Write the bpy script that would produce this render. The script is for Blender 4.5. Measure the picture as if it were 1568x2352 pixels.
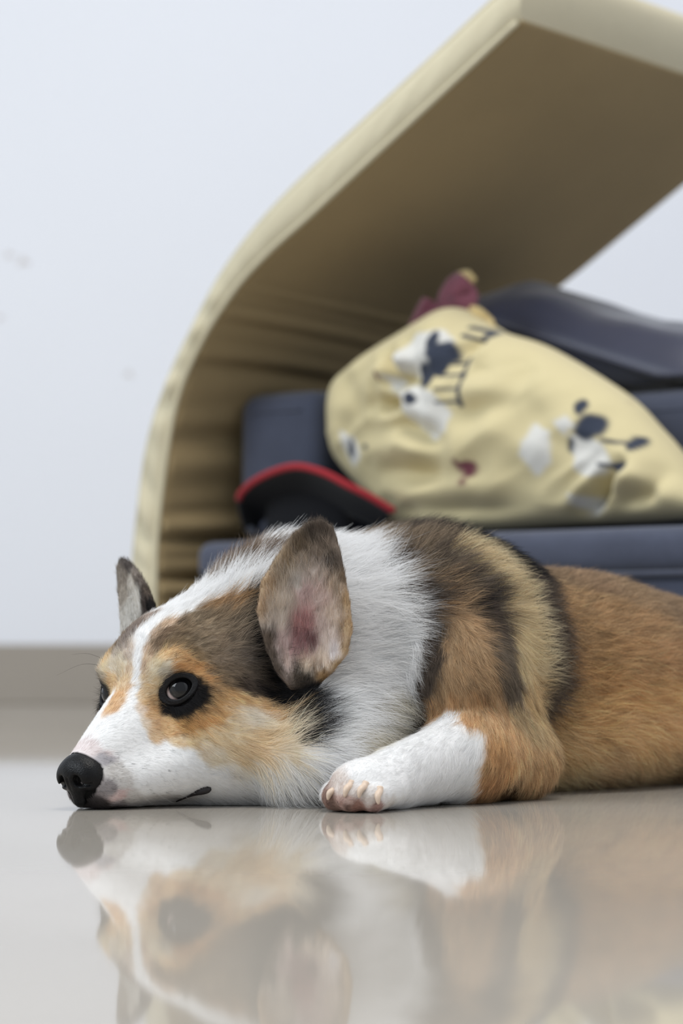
import bpy, bmesh, math, random
import numpy as np
from mathutils import Vector, Matrix, Euler

for o in list(bpy.data.objects):
    bpy.data.objects.remove(o, do_unlink=True)
scene = bpy.context.scene
COL = scene.collection

# ------------------------------------------------------------------ camera
cam_d = bpy.data.cameras.new('camera')
cam = bpy.data.objects.new('camera', cam_d)
COL.objects.link(cam)
cam.location = (0.0, 0.0, 0.114)
cam.rotation_euler = (math.pi / 2, 0, 0)
cam_d.sensor_fit = 'VERTICAL'
cam_d.sensor_height = 23.5
cam_d.sensor_width = 15.67
cam_d.lens = 56.0
cam_d.shift_y = 291.0 / 2352.0
cam_d.clip_start = 0.05
cam_d.dof.use_dof = True
cam_d.dof.focus_distance = 1.655
cam_d.dof.aperture_fstop = 3.6
scene.camera = cam

# ------------------------------------------------------------------ light
world = bpy.data.worlds.new('world')
scene.world = world
world.use_nodes = True
bg = world.node_tree.nodes['Background']
bg.inputs['Color'].default_value = (0.86, 0.93, 1.0, 1)
bg.inputs['Strength'].default_value = 0.50


def area_light(name, loc, target, size, size_y, power, color):
    d = bpy.data.lights.new(name, 'AREA')
    d.shape = 'RECTANGLE'
    d.size = size
    d.size_y = size_y
    d.energy = power
    d.color = color
    o = bpy.data.objects.new(name, d)
    COL.objects.link(o)
    o.location = loc
    v = Vector(target) - Vector(loc)
    o.rotation_euler = v.to_track_quat('-Z', 'Y').to_euler()
    return o


area_light('window_daylight', (-2.6, 0.6, 2.1), (0.0, 2.6, 0.5), 2.0, 1.6, 52, (0.88, 0.94, 1.0))
area_light('ceiling_lamp', (0.3, 1.4, 2.75), (0.2, 1.7, 0.0), 1.0, 1.0, 30, (1.0, 0.95, 0.88))

vs = scene.view_settings
vs.view_transform = 'Standard'
vs.look = 'None'
vs.gamma = 1.0
vs.use_curve_mapping = False
vs.exposure = 0.38


# ------------------------------------------------------------------ helpers
def srgb(r, g, b):
    out = []
    for c in (r, g, b):
        c = c / 255.0
        out.append(c / 12.92 if c <= 0.04045 else ((c + 0.055) / 1.055) ** 2.4)
    return tuple(out)


def setin(bsdf, name, v):
    if name in bsdf.inputs:
        bsdf.inputs[name].default_value = v


def new_mat(name):
    m = bpy.data.materials.new(name)
    m.use_nodes = True
    return m, m.node_tree.nodes, m.node_tree.links, m.node_tree.nodes['Principled BSDF']


def mat_plain(name, rgb, rough=0.6, spec=0.3, noise=0.0, nscale=40.0, bump=0.0, bscale=200.0, sheen=0.0):
    m, N, L, B = new_mat(name)
    B.inputs['Base Color'].default_value = (*rgb, 1)
    B.inputs['Roughness'].default_value = rough
    setin(B, 'Specular IOR Level', spec)
    if sheen:
        setin(B, 'Sheen Weight', sheen)
    tc = N.new('ShaderNodeTexCoord')
    if noise:
        n = N.new('ShaderNodeTexNoise')
        n.inputs['Scale'].default_value = nscale
        n.inputs['Detail'].default_value = 5
        L.new(tc.outputs['Object'], n.inputs['Vector'])
        r = N.new('ShaderNodeMapRange')
        r.inputs[3].default_value = 1 - noise
        r.inputs[4].default_value = 1 + noise
        L.new(n.outputs['Fac'], r.inputs[0])
        mul = N.new('ShaderNodeMixRGB')
        mul.blend_type = 'MULTIPLY'
        mul.inputs[0].default_value = 1
        mul.inputs[1].default_value = (*rgb, 1)
        L.new(r.outputs[0], mul.inputs[2])
        L.new(mul.outputs[0], B.inputs['Base Color'])
    if bump:
        n2 = N.new('ShaderNodeTexNoise')
        n2.inputs['Scale'].default_value = bscale
        n2.inputs['Detail'].default_value = 3
        L.new(tc.outputs['Object'], n2.inputs['Vector'])
        bp = N.new('ShaderNodeBump')
        bp.inputs['Strength'].default_value = bump
        bp.inputs['Distance'].default_value = 0.002
        L.new(n2.outputs['Fac'], bp.inputs['Height'])
        L.new(bp.outputs['Normal'], B.inputs['Normal'])
    return m


def mat_fabric(name, rgb, scale=600.0, var=0.18, rough=0.9, sheen=0.2, big=0.12, bigscale=9.0):
    """woven cloth: crossed fine threads plus soft blotches"""
    m, N, L, B = new_mat(name)
    tc = N.new('ShaderNodeTexCoord')
    B.inputs['Roughness'].default_value = rough
    setin(B, 'Specular IOR Level', 0.2)
    setin(B, 'Sheen Weight', sheen)
    n = N.new('ShaderNodeTexNoise')
    n.inputs['Scale'].default_value = scale
    n.inputs['Detail'].default_value = 2
    L.new(tc.outputs['Object'], n.inputs['Vector'])
    nb = N.new('ShaderNodeTexNoise')
    nb.inputs['Scale'].default_value = bigscale
    nb.inputs['Detail'].default_value = 4
    L.new(tc.outputs['Object'], nb.inputs['Vector'])
    r1 = N.new('ShaderNodeMapRange')
    r1.inputs[3].default_value = 1 - var
    r1.inputs[4].default_value = 1 + var
    L.new(n.outputs['Fac'], r1.inputs[0])
    r2 = N.new('ShaderNodeMapRange')
    r2.inputs[1].default_value = 0.3
    r2.inputs[2].default_value = 0.7
    r2.inputs[3].default_value = 1 - big
    r2.inputs[4].default_value = 1 + big
    L.new(nb.outputs['Fac'], r2.inputs[0])
    mm = N.new('ShaderNodeMath')
    mm.operation = 'MULTIPLY'
    L.new(r1.outputs[0], mm.inputs[0])
    L.new(r2.outputs[0], mm.inputs[1])
    mul = N.new('ShaderNodeMixRGB')
    mul.blend_type = 'MULTIPLY'
    mul.inputs[0].default_value = 1
    mul.inputs[1].default_value = (*rgb, 1)
    L.new(mm.outputs[0], mul.inputs[2])
    L.new(mul.outputs[0], B.inputs['Base Color'])
    bp = N.new('ShaderNodeBump')
    bp.inputs['Strength'].default_value = 0.35
    bp.inputs['Distance'].default_value = 0.001
    L.new(n.outputs['Fac'], bp.inputs['Height'])
    L.new(bp.outputs['Normal'], B.inputs['Normal'])
    return m


def mat_attr(name, attr, rough=0.8, spec=0.2, sheen=0.0):
    m, N, L, B = new_mat(name)
    a = N.new('ShaderNodeAttribute')
    a.attribute_name = attr
    L.new(a.outputs['Color'], B.inputs['Base Color'])
    B.inputs['Roughness'].default_value = rough
    setin(B, 'Specular IOR Level', spec)
    setin(B, 'Sheen Weight', sheen)
    return m


def mesh_obj(name, verts, faces, mat, parent=None, smooth=True):
    me = bpy.data.meshes.new(name)
    verts = np.asarray(verts, dtype=np.float64)
    me.from_pydata(verts.tolist(), [], [tuple(int(i) for i in f) for f in faces])
    me.update()
    if mat is not None:
        me.materials.append(mat)
    if smooth:
        me.shade_smooth()
    o = bpy.data.objects.new(name, me)
    COL.objects.link(o)
    if parent is not None:
        o.parent = parent
    return o


def bm_obj(name, bm, mat, parent=None, smooth=True):
    bmesh.ops.recalc_face_normals(bm, faces=bm.faces)
    me = bpy.data.meshes.new(name)
    bm.to_mesh(me)
    bm.free()
    if mat is not None:
        me.materials.append(mat)
    if smooth:
        me.shade_smooth()
    o = bpy.data.objects.new(name, me)
    COL.objects.link(o)
    if parent is not None:
        o.parent = parent
    return o


def empty(name, loc, rz=0.0):
    o = bpy.data.objects.new(name, None)
    COL.objects.link(o)
    o.location = loc
    o.rotation_euler = (0, 0, rz)
    o.empty_display_size = 0.05
    return o


def tag(o, label=None, cat=None, group=None, kind=None):
    if label: o['label'] = label
    if cat: o['category'] = cat
    if group: o['group'] = group
    if kind: o['kind'] = kind
    return o


def color_attr(me, name, cols):
    a = me.attributes.new(name, 'FLOAT_COLOR', 'POINT')
    c = np.ones((len(me.vertices), 4), dtype=np.float32)
    c[:, :3] = cols
    a.data.foreach_set('color', c.ravel())


def catmull(pts, n):
    pts = np.asarray(pts, float)
    P = np.vstack([2 * pts[0] - pts[1], pts, 2 * pts[-1] - pts[-2]])
    seg = len(pts) - 1
    out = []
    for i in range(n):
        u = i / (n - 1) * seg
        k = min(int(u), seg - 1)
        t = u - k
        p0, p1, p2, p3 = P[k], P[k + 1], P[k + 2], P[k + 3]
        out.append(0.5 * ((2 * p1) + (-p0 + p2) * t + (2 * p0 - 5 * p1 + 4 * p2 - p3) * t * t
                          + (-p0 + 3 * p1 - 3 * p2 + p3) * t ** 3))
    return np.array(out)


def tube(pts, rad, nseg=8, cap=True):
    """verts and faces of a swept round tube; rad is a number or a list"""
    pts = [Vector(p) for p in pts]
    n = len(pts)
    rads = [rad] * n if not hasattr(rad, '__len__') else rad
    V, F = [], []
    up = Vector((0.13, 0.21, 0.97))
    for i, p in enumerate(pts):
        t = (pts[min(i + 1, n - 1)] - pts[max(i - 1, 0)]).normalized()
        a = t.cross(up)
        if a.length < 1e-4:
            a = t.cross(Vector((1, 0, 0)))
        a.normalize()
        b = t.cross(a)
        for k in range(nseg):
            w = 2 * math.pi * k / nseg
            V.append(tuple(p + (a * math.cos(w) + b * math.sin(w)) * rads[i]))
    for i in range(n - 1):
        for k in range(nseg):
            k2 = (k + 1) % nseg
            F.append((i * nseg + k, i * nseg + k2, (i + 1) * nseg + k2, (i + 1) * nseg + k))
    if cap:
        F.append(tuple(range(nseg))[::-1])
        F.append(tuple((n - 1) * nseg + k for k in range(nseg)))
    return V, F


# ------------------------------------------------------------------ value noise for cloth folds and fur
_rng = np.random.default_rng(7)
_tab = _rng.random((64, 64, 64)).astype(np.float32)


def vnoise(p):
    """smooth value noise in [0,1] for an (n,3) array"""
    p = np.asarray(p, dtype=np.float32)
    i = np.floor(p).astype(np.int64)
    f = p - i
    f = f * f * (3 - 2 * f)
    out = 0
    for dx in (0, 1):
        wx = f[:, 0] if dx else 1 - f[:, 0]
        for dy in (0, 1):
            wy = f[:, 1] if dy else 1 - f[:, 1]
            for dz in (0, 1):
                wz = f[:, 2] if dz else 1 - f[:, 2]
                out = out + wx * wy * wz * _tab[(i[:, 0] + dx) % 64, (i[:, 1] + dy) % 64, (i[:, 2] + dz) % 64]
    return out

# ================================================================== THE ROOM
def make_floor_mat():
    m, N, L, B = new_mat('polished_tile')
    tc = N.new('ShaderNodeTexCoord')
    n = N.new('ShaderNodeTexNoise')
    n.inputs['Scale'].default_value = 3.5
    n.inputs['Detail'].default_value = 7
    L.new(tc.outputs['Object'], n.inputs['Vector'])
    cr = N.new('ShaderNodeValToRGB')
    cr.color_ramp.elements[0].position = 0.3
    cr.color_ramp.elements[0].color = (*srgb(172, 165, 155), 1)
    cr.color_ramp.elements[1].position = 0.75
    cr.color_ramp.elements[1].color = (*srgb(190, 183, 173), 1)
    L.new(n.outputs['Fac'], cr.inputs['Fac'])
    L.new(cr.outputs['Color'], B.inputs['Base Color'])
    B.inputs['Roughness'].default_value = 0.045
    setin(B, 'Specular IOR Level', 0.5)
    B.inputs['IOR'].default_value = 1.28
    n2 = N.new('ShaderNodeTexNoise')
    n2.inputs['Scale'].default_value = 9.0
    n2.inputs['Detail'].default_value = 2
    L.new(tc.outputs['Object'], n2.inputs['Vector'])
    bp = N.new('ShaderNodeBump')
    bp.inputs['Strength'].default_value = 0.02
    bp.inputs['Distance'].default_value = 0.002
    L.new(n2.outputs['Fac'], bp.inputs['Height'])
    L.new(bp.outputs['Normal'], B.inputs['Normal'])
    return m


def slab(name, x0, x1, y0, y1, z0, z1, mat, bevel=0.0):
    bm = bmesh.new()
    bmesh.ops.create_cube(bm, size=1)
    for v in bm.verts:
        v.co = Vector(((x0 + x1) / 2 + v.co.x * (x1 - x0), (y0 + y1) / 2 + v.co.y * (y1 - y0),
                       (z0 + z1) / 2 + v.co.z * (z1 - z0)))
    if bevel:
        bmesh.ops.bevel(bm, geom=list(bm.edges), offset=bevel, segments=3, profile=0.5, affect='EDGES')
    return bm_obj(name, bm, mat, smooth=False)


WALL_Y = 4.3
tag(slab('floor', -4, 4, -3, WALL_Y + 0.1, -0.08, 0.0, make_floor_mat()), kind='structure')
wall_mat = mat_plain('white_paint', srgb(232, 234, 240), rough=0.75, spec=0.2, noise=0.015, nscale=3, bump=0.08, bscale=120)
tag(slab('wall_back', -4, 1.22, WALL_Y, WALL_Y + 0.12, 0.0, 3.0, wall_mat), kind='structure')
tag(slab('shade_wall_right', 1.10, 1.22, 0.2, WALL_Y, 0.0, 3.0, wall_mat), kind='structure')  # unseen side wall, added to dim the ambient light from the right
tag(slab('baseboard_back', -4, 1.10, WALL_Y - 0.012, WALL_Y, 0.0, 0.104,
         mat_plain('baseboard_stone', srgb(160, 152, 142), rough=0.35, spec=0.4, noise=0.06, nscale=6), 0.002), kind='structure')
for (x, z, w) in ((-0.585, 0.79, 0.012), (-0.56, 0.778, 0.016), (-0.375, 0.58, 0.012), (-0.602, 0.68, 0.010)):
    # small scuffs in the paint
    bm = bmesh.new()
    pts = []
    for k in range(14):
        a = k / 14 * 2 * math.pi
        rr = w * (0.55 + 0.3 * math.sin(3 * a + x * 40) + 0.12 * math.sin(5 * a))
        pts.append(bm.verts.new((x + rr * math.cos(a), WALL_Y - 0.0006, z + 0.7 * rr * math.sin(a))))
    bm.faces.new(pts)
    o = bm_obj('paint_scuff', bm, mat_plain('scuff', srgb(205, 200, 198), rough=0.9, spec=0.1), bpy.data.objects['wall_back'])

# ================================================================== SOFA AND SHELL
# sofa frame: t runs along the sofa front towards the far left, o runs into the sofa, z up
SO = np.array([-0.170, 2.780])
SDIR = np.array([-0.766, 0.643])
EDIR = np.array([0.643, 0.766])
SOFA_ROT = math.atan2(SDIR[1], SDIR[0])


def SF(t, o, z):
    """sofa-frame to the sofa root's local coordinates: x=t, y=-o"""
    return (t, -o, z)


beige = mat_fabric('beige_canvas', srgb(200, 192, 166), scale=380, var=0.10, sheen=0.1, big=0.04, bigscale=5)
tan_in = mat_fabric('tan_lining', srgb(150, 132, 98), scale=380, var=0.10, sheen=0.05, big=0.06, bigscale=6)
slate = mat_fabric('slate_fabric', srgb(68, 73, 89), scale=420, var=0.28, sheen=0.25, big=0.12, bigscale=16)

# side outline of the shell, (t, z) in metres
OUT_P = [(0.1290, 0.0), (0.1187, 0.1227), (0.1093, 0.1735), (0.0986, 0.2494), (0.0808, 0.3399), (0.0492, 0.4085),
         (0.0077, 0.4703), (-0.0397, 0.5302), (-0.0992, 0.5826), (-0.1697, 0.6296), (-0.2621, 0.6834),
         (-0.3505, 0.7348), (-0.4129, 0.7721), (-0.4706, 0.8044)]
IN_P = [(0.0660, 0.0), (0.0681, 0.1226), (0.0681, 0.1729), (0.0632, 0.2484), (0.0387, 0.3727), (0.0009, 0.4449),
        (-0.0531, 0.5044), (-0.1057, 0.5432), (-0.1697, 0.5796), (-0.2317, 0.6163), (-0.3505, 0.6865), (-0.4527, 0.7477)]
SH_D = 0.54


def build_shell():
    root = empty('lounge_shell', (SO[0], SO[1], 0), SOFA_ROT)
    tag(root, 'tall curved beige fabric lounge shell arching over the grey sofa', 'lounge shell')
    n, m = 280, 44
    oc, ic = catmull(OUT_P, n), catmull(IN_P, n)
    # inner lining with gathered folds running into the depth
    def fold(u, w):
        # u: 0 at the floor .. 1 at the tip ; w: 0 front .. 1 back
        amp = 0.0085 * np.clip((0.60 - u) / 0.25, 0, 1) * (0.6 + 0.8 * np.sin(u * 37 + 1.0) ** 2)
        ph = u * 118 + 1.6 * np.sin(w * 3.0 + u * 9) + 1.6 * np.sin(u * 23)
        g = 0.55 * np.sin(ph) + 0.45 * np.sin(ph * 1.73 + 2.0 + 1.1 * w)
        return amp * g * (0.35 + 0.65 * np.clip(w * 8, 0, 1))
    V, F = [], []
    for j in range(m + 1):
        w = j / m
        for i in range(n):
            u = i / (n - 1)
            k0, k1 = max(i - 1, 0), min(i + 1, n - 1)
            tv = ic[k1] - ic[k0]
            nv = np.array([-tv[1], tv[0]]) / (np.linalg.norm(tv) + 1e-9)
            if (oc[i] - ic[i]) @ nv > 0:
                nv = -nv
            q = ic[i] + nv * (fold(u, w) + 0.0005)
            V.append(SF(q[0], 0.012 + w * (SH_D - 0.024), max(q[1], 0.0)))
    for j in range(m):
        for i in range(n - 1):
            a = j * n + i
            F.append((a, a + 1, a + n + 1, a + n))
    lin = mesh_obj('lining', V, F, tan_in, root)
    so = lin.modifiers.new('thick', 'SOLIDIFY')
    so.thickness = 0.004
    so.offset = 0
    # padded frame: closed section swept round: outer face, front rim, back rim, tip
    sec = []
    rimn = 10
    V, F = [], []
    rows = []
    for i in range(n):
        u = i / (n - 1)
        a, b = ic[i], oc[i]
        pk = 0.006 * (0.5 * math.sin(u * 150) + 0.5 * math.sin(u * 97 + 1)) * min(max((0.62 - u) / 0.2, 0.12), 1)
        ring = []
        # front rim: rounded from inner edge to outer edge
        for k in range(rimn + 1):
            x = k / rimn
            q = a + (b - a) * x
            bul = 0.010 * (1 - abs(2 * x - 1) ** 3)
            ring.append((q[0], 0.012 - bul - pk * math.sin(math.pi * x), q[1]))
        # outer face towards the back
        for k in range(1, 12):
            x = k / 12
            ring.append((b[0], 0.012 + x * (SH_D - 0.024), b[1]))
        for k in range(rimn + 1):
            x = 1 - k / rimn
            q = a + (b - a) * x
            bul = 0.010 * (1 - abs(2 * x - 1) ** 3)
            ring.append((q[0], SH_D - 0.012 + bul, q[1]))
        rows.append(ring)
    r = len(rows[0])
    for ring in rows:
        V += [SF(*p) for p in ring]
    for i in range(n - 1):
        for k in range(r - 1):
            F.append((i * r + k, i * r + k + 1, (i + 1) * r + k + 1, (i + 1) * r + k))
    mesh_obj('rim_cover', V, F, beige, root)
    # tip end panel
    a, b = ic[-1], oc[-1]
    tv = (b - a)
    nv = np.array([-0.85, 0.45])
    V, F = [], []
    for j in range(21):
        w = j / 20
        for k in range(9):
            x = k / 8
            q = a + (b - a) * x + nv * 0.012 * (1 - abs(2 * x - 1) ** 2.5) * math.sin(math.pi * w) ** 0.3
            of = 0.012 - 0.010 * (1 - abs(2 * x - 1) ** 3)
            V.append(SF(q[0], of + w * (SH_D - 2 * of), q[1]))
    for j in range(20):
        for k in range(8):
            F.append((j * 9 + k, j * 9 + k + 1, (j + 1) * 9 + k + 1, (j + 1) * 9 + k))
    mesh_obj('end_panel', V, F, beige, root)
    # piping along the inner edge of the rim
    pts = [SF(p[0], 0.009, p[1]) for p in ic[::2]]
    V, F = tube(pts, 0.0032, 6)
    mesh_obj('piping', V, F, beige, root)
    pts = [SF(p[0], 0.009, p[1]) for p in (oc * 0.94 + ic * 0.06)[::2]]
    V, F = tube(pts, 0.0028, 6)
    mesh_obj('piping', V, F, beige, root)
    return root


def soft_box(name, t0, t1, o0, o1, z0, z1, mat, parent, r=0.02, puff=0.006, seed=0):
    """upholstered block with rounded edges and slightly swollen faces"""
    bm = bmesh.new()
    bmesh.ops.create_cube(bm, size=1)
    c = Vector(((t0 + t1) / 2, -(o0 + o1) / 2, (z0 + z1) / 2))
    d = Vector((abs(t1 - t0), abs(o1 - o0), abs(z1 - z0)))
    for v in bm.verts:
        v.co = Vector((v.co.x * d.x, v.co.y * d.y, v.co.z * d.z))
    bmesh.ops.bevel(bm, geom=list(bm.edges), offset=r, segments=4, profile=0.5, affect='EDGES')
    bmesh.ops.subdivide_edges(bm, edges=[e for e in bm.edges if e.calc_length() > 0.06], cuts=10, use_grid_fill=True)
    rnd = random.Random(seed)
    ph = [rnd.uniform(0, 6) for _ in range(4)]
    for v in bm.verts:
        x, y, z = v.co.x / d.x * 2, v.co.y / d.y * 2, v.co.z / d.z * 2
        f = (1 - x * x) * (1 - y * y) + (1 - y * y) * (1 - z * z) + (1 - x * x) * (1 - z * z)
        wob = 0.0011 * (math.sin(v.co.x * 31 + ph[0]) + math.sin(v.co.z * 37 + ph[1]) + math.sin(v.co.y * 29 + ph[2]))
        nrm = Vector((x ** 5, y ** 5, z ** 5))
        if nrm.length > 1e-6:
            nrm.normalize()
        v.co += nrm * (puff * max(f, 0) + wob * max(f, 0))
        v.co += c
        v.co.z = max(v.co.z, 0.0)
    return bm_obj(name, bm, mat, parent)


def build_sofa():
    root = empty('sofa', (SO[0], SO[1], 0), SOFA_ROT)
    tag(root, 'low slate grey fabric sofa seat standing under the beige shell behind the dog', 'sofa')
    soft_box('seat_base', -0.95, -0.004, 0.006, 0.50, 0.0, 0.176, slate, root, 0.012, 0.003, 1)
    soft_box('seat_cushion', -0.95, -0.002, 0.0, 0.50, 0.178, 0.2240, slate, root, 0.016, 0.003, 2)
    # seam piping between base and cushion
    pts = [SF(t, -0.001, 0.178) for t in np.linspace(-0.94, -0.012, 30)]
    V, F = tube(pts, 0.0028, 6)
    mesh_obj('seam_piping', V, F, slate, root)
    return root


def build_block(name, label, cat, box, seed):
    t0, t1, o0, o1, z0, z1 = box
    root = empty(name, (SO[0], SO[1], z0), SOFA_ROT)
    tag(root, label, cat)
    b = soft_box('cushion_cover', t0, t1, o0, o1, z0, z1, slate, root, 0.02, 0.004, seed)
    b.location.z = -z0
    for z in (z0 + 0.022, z1 - 0.022):
        pts = [SF(t, o0 - 0.001, z - z0) for t in np.linspace(t0 + 0.022, t1 - 0.022, 20)]
        V, F = tube(pts, 0.0022, 6)
        mesh_obj('seam_piping', V, F, slate, root)
    return root


shell = build_shell()
sofa = build_sofa()
build_block('bolster', 'small square slate grey side bolster on the sofa beside the beige shell', 'bolster', (-0.098, 0.026, 0.103, 0.32, 0.2330, 0.400), 3)
build_block('back_cushion', 'long slate grey back cushion on the sofa behind the yellow pillow', 'cushion', (-0.90, -0.112, 0.215, 0.42, 0.2330, 0.382), 4)


# ------------------------------------------------------------------ pillows
def blob_mask(U, W, pts, soft):
    """signed softness mask of a polygon in pillow coordinates"""
    P = np.asarray(pts, float)
    n = len(P)
    inside = np.zeros(U.shape, bool)
    dist = np.full(U.shape, 1e9)
    for i in range(n):
        a, b = P[i], P[(i + 1) % n]
        ab = b - a
        t = np.clip(((U - a[0]) * ab[0] + (W - a[1]) * ab[1]) / (ab @ ab + 1e-12), 0, 1)
        dist = np.minimum(dist, np.hypot(U - a[0] - t * ab[0], W - a[1] - t * ab[1]))
        c = ((a[1] > W) != (b[1] > W)) & (U < (b[0] - a[0]) * (W - a[1]) / (b[1] - a[1] + 1e-12) + a[0])
        inside ^= c
    sd = np.where(inside, dist, -dist)
    return np.clip(sd / soft + 0.5, 0, 1), sd


def lens_pillow(name, outline, o_mid, thick_f, thick_b, mat, parent, creases=(), wr=0.004, seed=1, n=170, m=60, colfn=None, p=0.42):
    """stuffed pillow: closed outline in the sofa's (t, z) plane, swollen to both sides of depth o_mid"""
    P = np.asarray(outline, float)
    c = P.mean(0)
    Q = catmull(np.vstack([P, P[:1]]), n + 1)[:-1]
    rings = [np.array([[c[0], c[1]]])]
    V, F, UV = [], [], []
    def height(pts, s, side):
        h = np.clip(1 - s ** 2.6, 0, 1) ** p
        q3 = np.stack([pts[:, 0] * 14 + seed, pts[:, 1] * 14, np.full(len(pts), side * 3.7 + seed)], 1)
        q4 = q3 * 2.7 + 5
        ns = (vnoise(q3) - 0.5) * 2 * wr * 2.2 + (vnoise(q4) - 0.5) * 2 * wr
        edge = np.clip((1 - s) * 6, 0, 1)
        rg = 1 - np.abs(2 * vnoise(np.stack([(pts[:, 0] * 0.5 + pts[:, 1]) * 34 + seed, (pts[:, 0] - pts[:, 1] * 0.5) * 11, np.full(len(pts), 1.3 * side)], 1)) - 1)
        off = (ns + (rg - 0.5) * wr * 1.5) * edge
        for (a, b, w, dpt) in creases:
            a, b = np.array(a), np.array(b)
            ab = b - a
            t = np.clip(((pts - a) @ ab) / (ab @ ab), 0, 1)
            d = np.linalg.norm(pts - a - t[:, None] * ab, axis=1)
            off += -1.5 * dpt * (np.exp(-(d / w) ** 2) - 0.45 * np.exp(-((d - 2.0 * w) / w) ** 2)) * np.sin(np.pi * np.clip(t, 0.08, 0.92)) * edge
        return h, off
    idx = {}
    for side in (1, -1):
        base = len(V)
        for r in range(m + 1):
            s = np.full(n, math.sin(r / m * math.pi / 2))
            pts = c + (Q - c) * s[:, None]
            h, off = height(pts, s, side)
            th = (thick_f if side > 0 else thick_b)
            oo = o_mid - side * (th * h + off)
            for k in range(n):
                V.append(SF(pts[k, 0], oo[k], pts[k, 1]))
                UV.append((pts[k, 0], pts[k, 1], side))
        for r in range(m):
            for k in range(n):
                k2 = (k + 1) % n
                f = (base + r * n + k, base + r * n + k2, base + (r + 1) * n + k2, base + (r + 1) * n + k)
                F.append(f if side > 0 else f[::-1])
    o = mesh_obj(name, V, F, mat, parent)
    UV = np.array(UV)
    if colfn is not None:
        color_attr(o.data, 'print', colfn(UV[:, 0], UV[:, 1], UV[:, 2]))
    bm = bmesh.new()
    bm.from_mesh(o.data)
    bmesh.ops.remove_doubles(bm, verts=bm.verts, dist=0.00002)
    bmesh.ops.recalc_face_normals(bm, faces=bm.faces)
    bm.to_mesh(o.data)
    bm.free()
    return o


Y_OUT = [(-0.119, 0.346), (-0.124, 0.40), (-0.168, 0.430), (-0.236, 0.459), (-0.290, 0.477), (-0.325, 0.462),
         (-0.354, 0.446), (-0.412, 0.425), (-0.506, 0.371), (-0.548, 0.334), (-0.595, 0.282), (-0.610, 0.240),
         (-0.44, 0.234), (-0.245, 0.234), (-0.182, 0.272), (-0.135, 0.314)]


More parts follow.
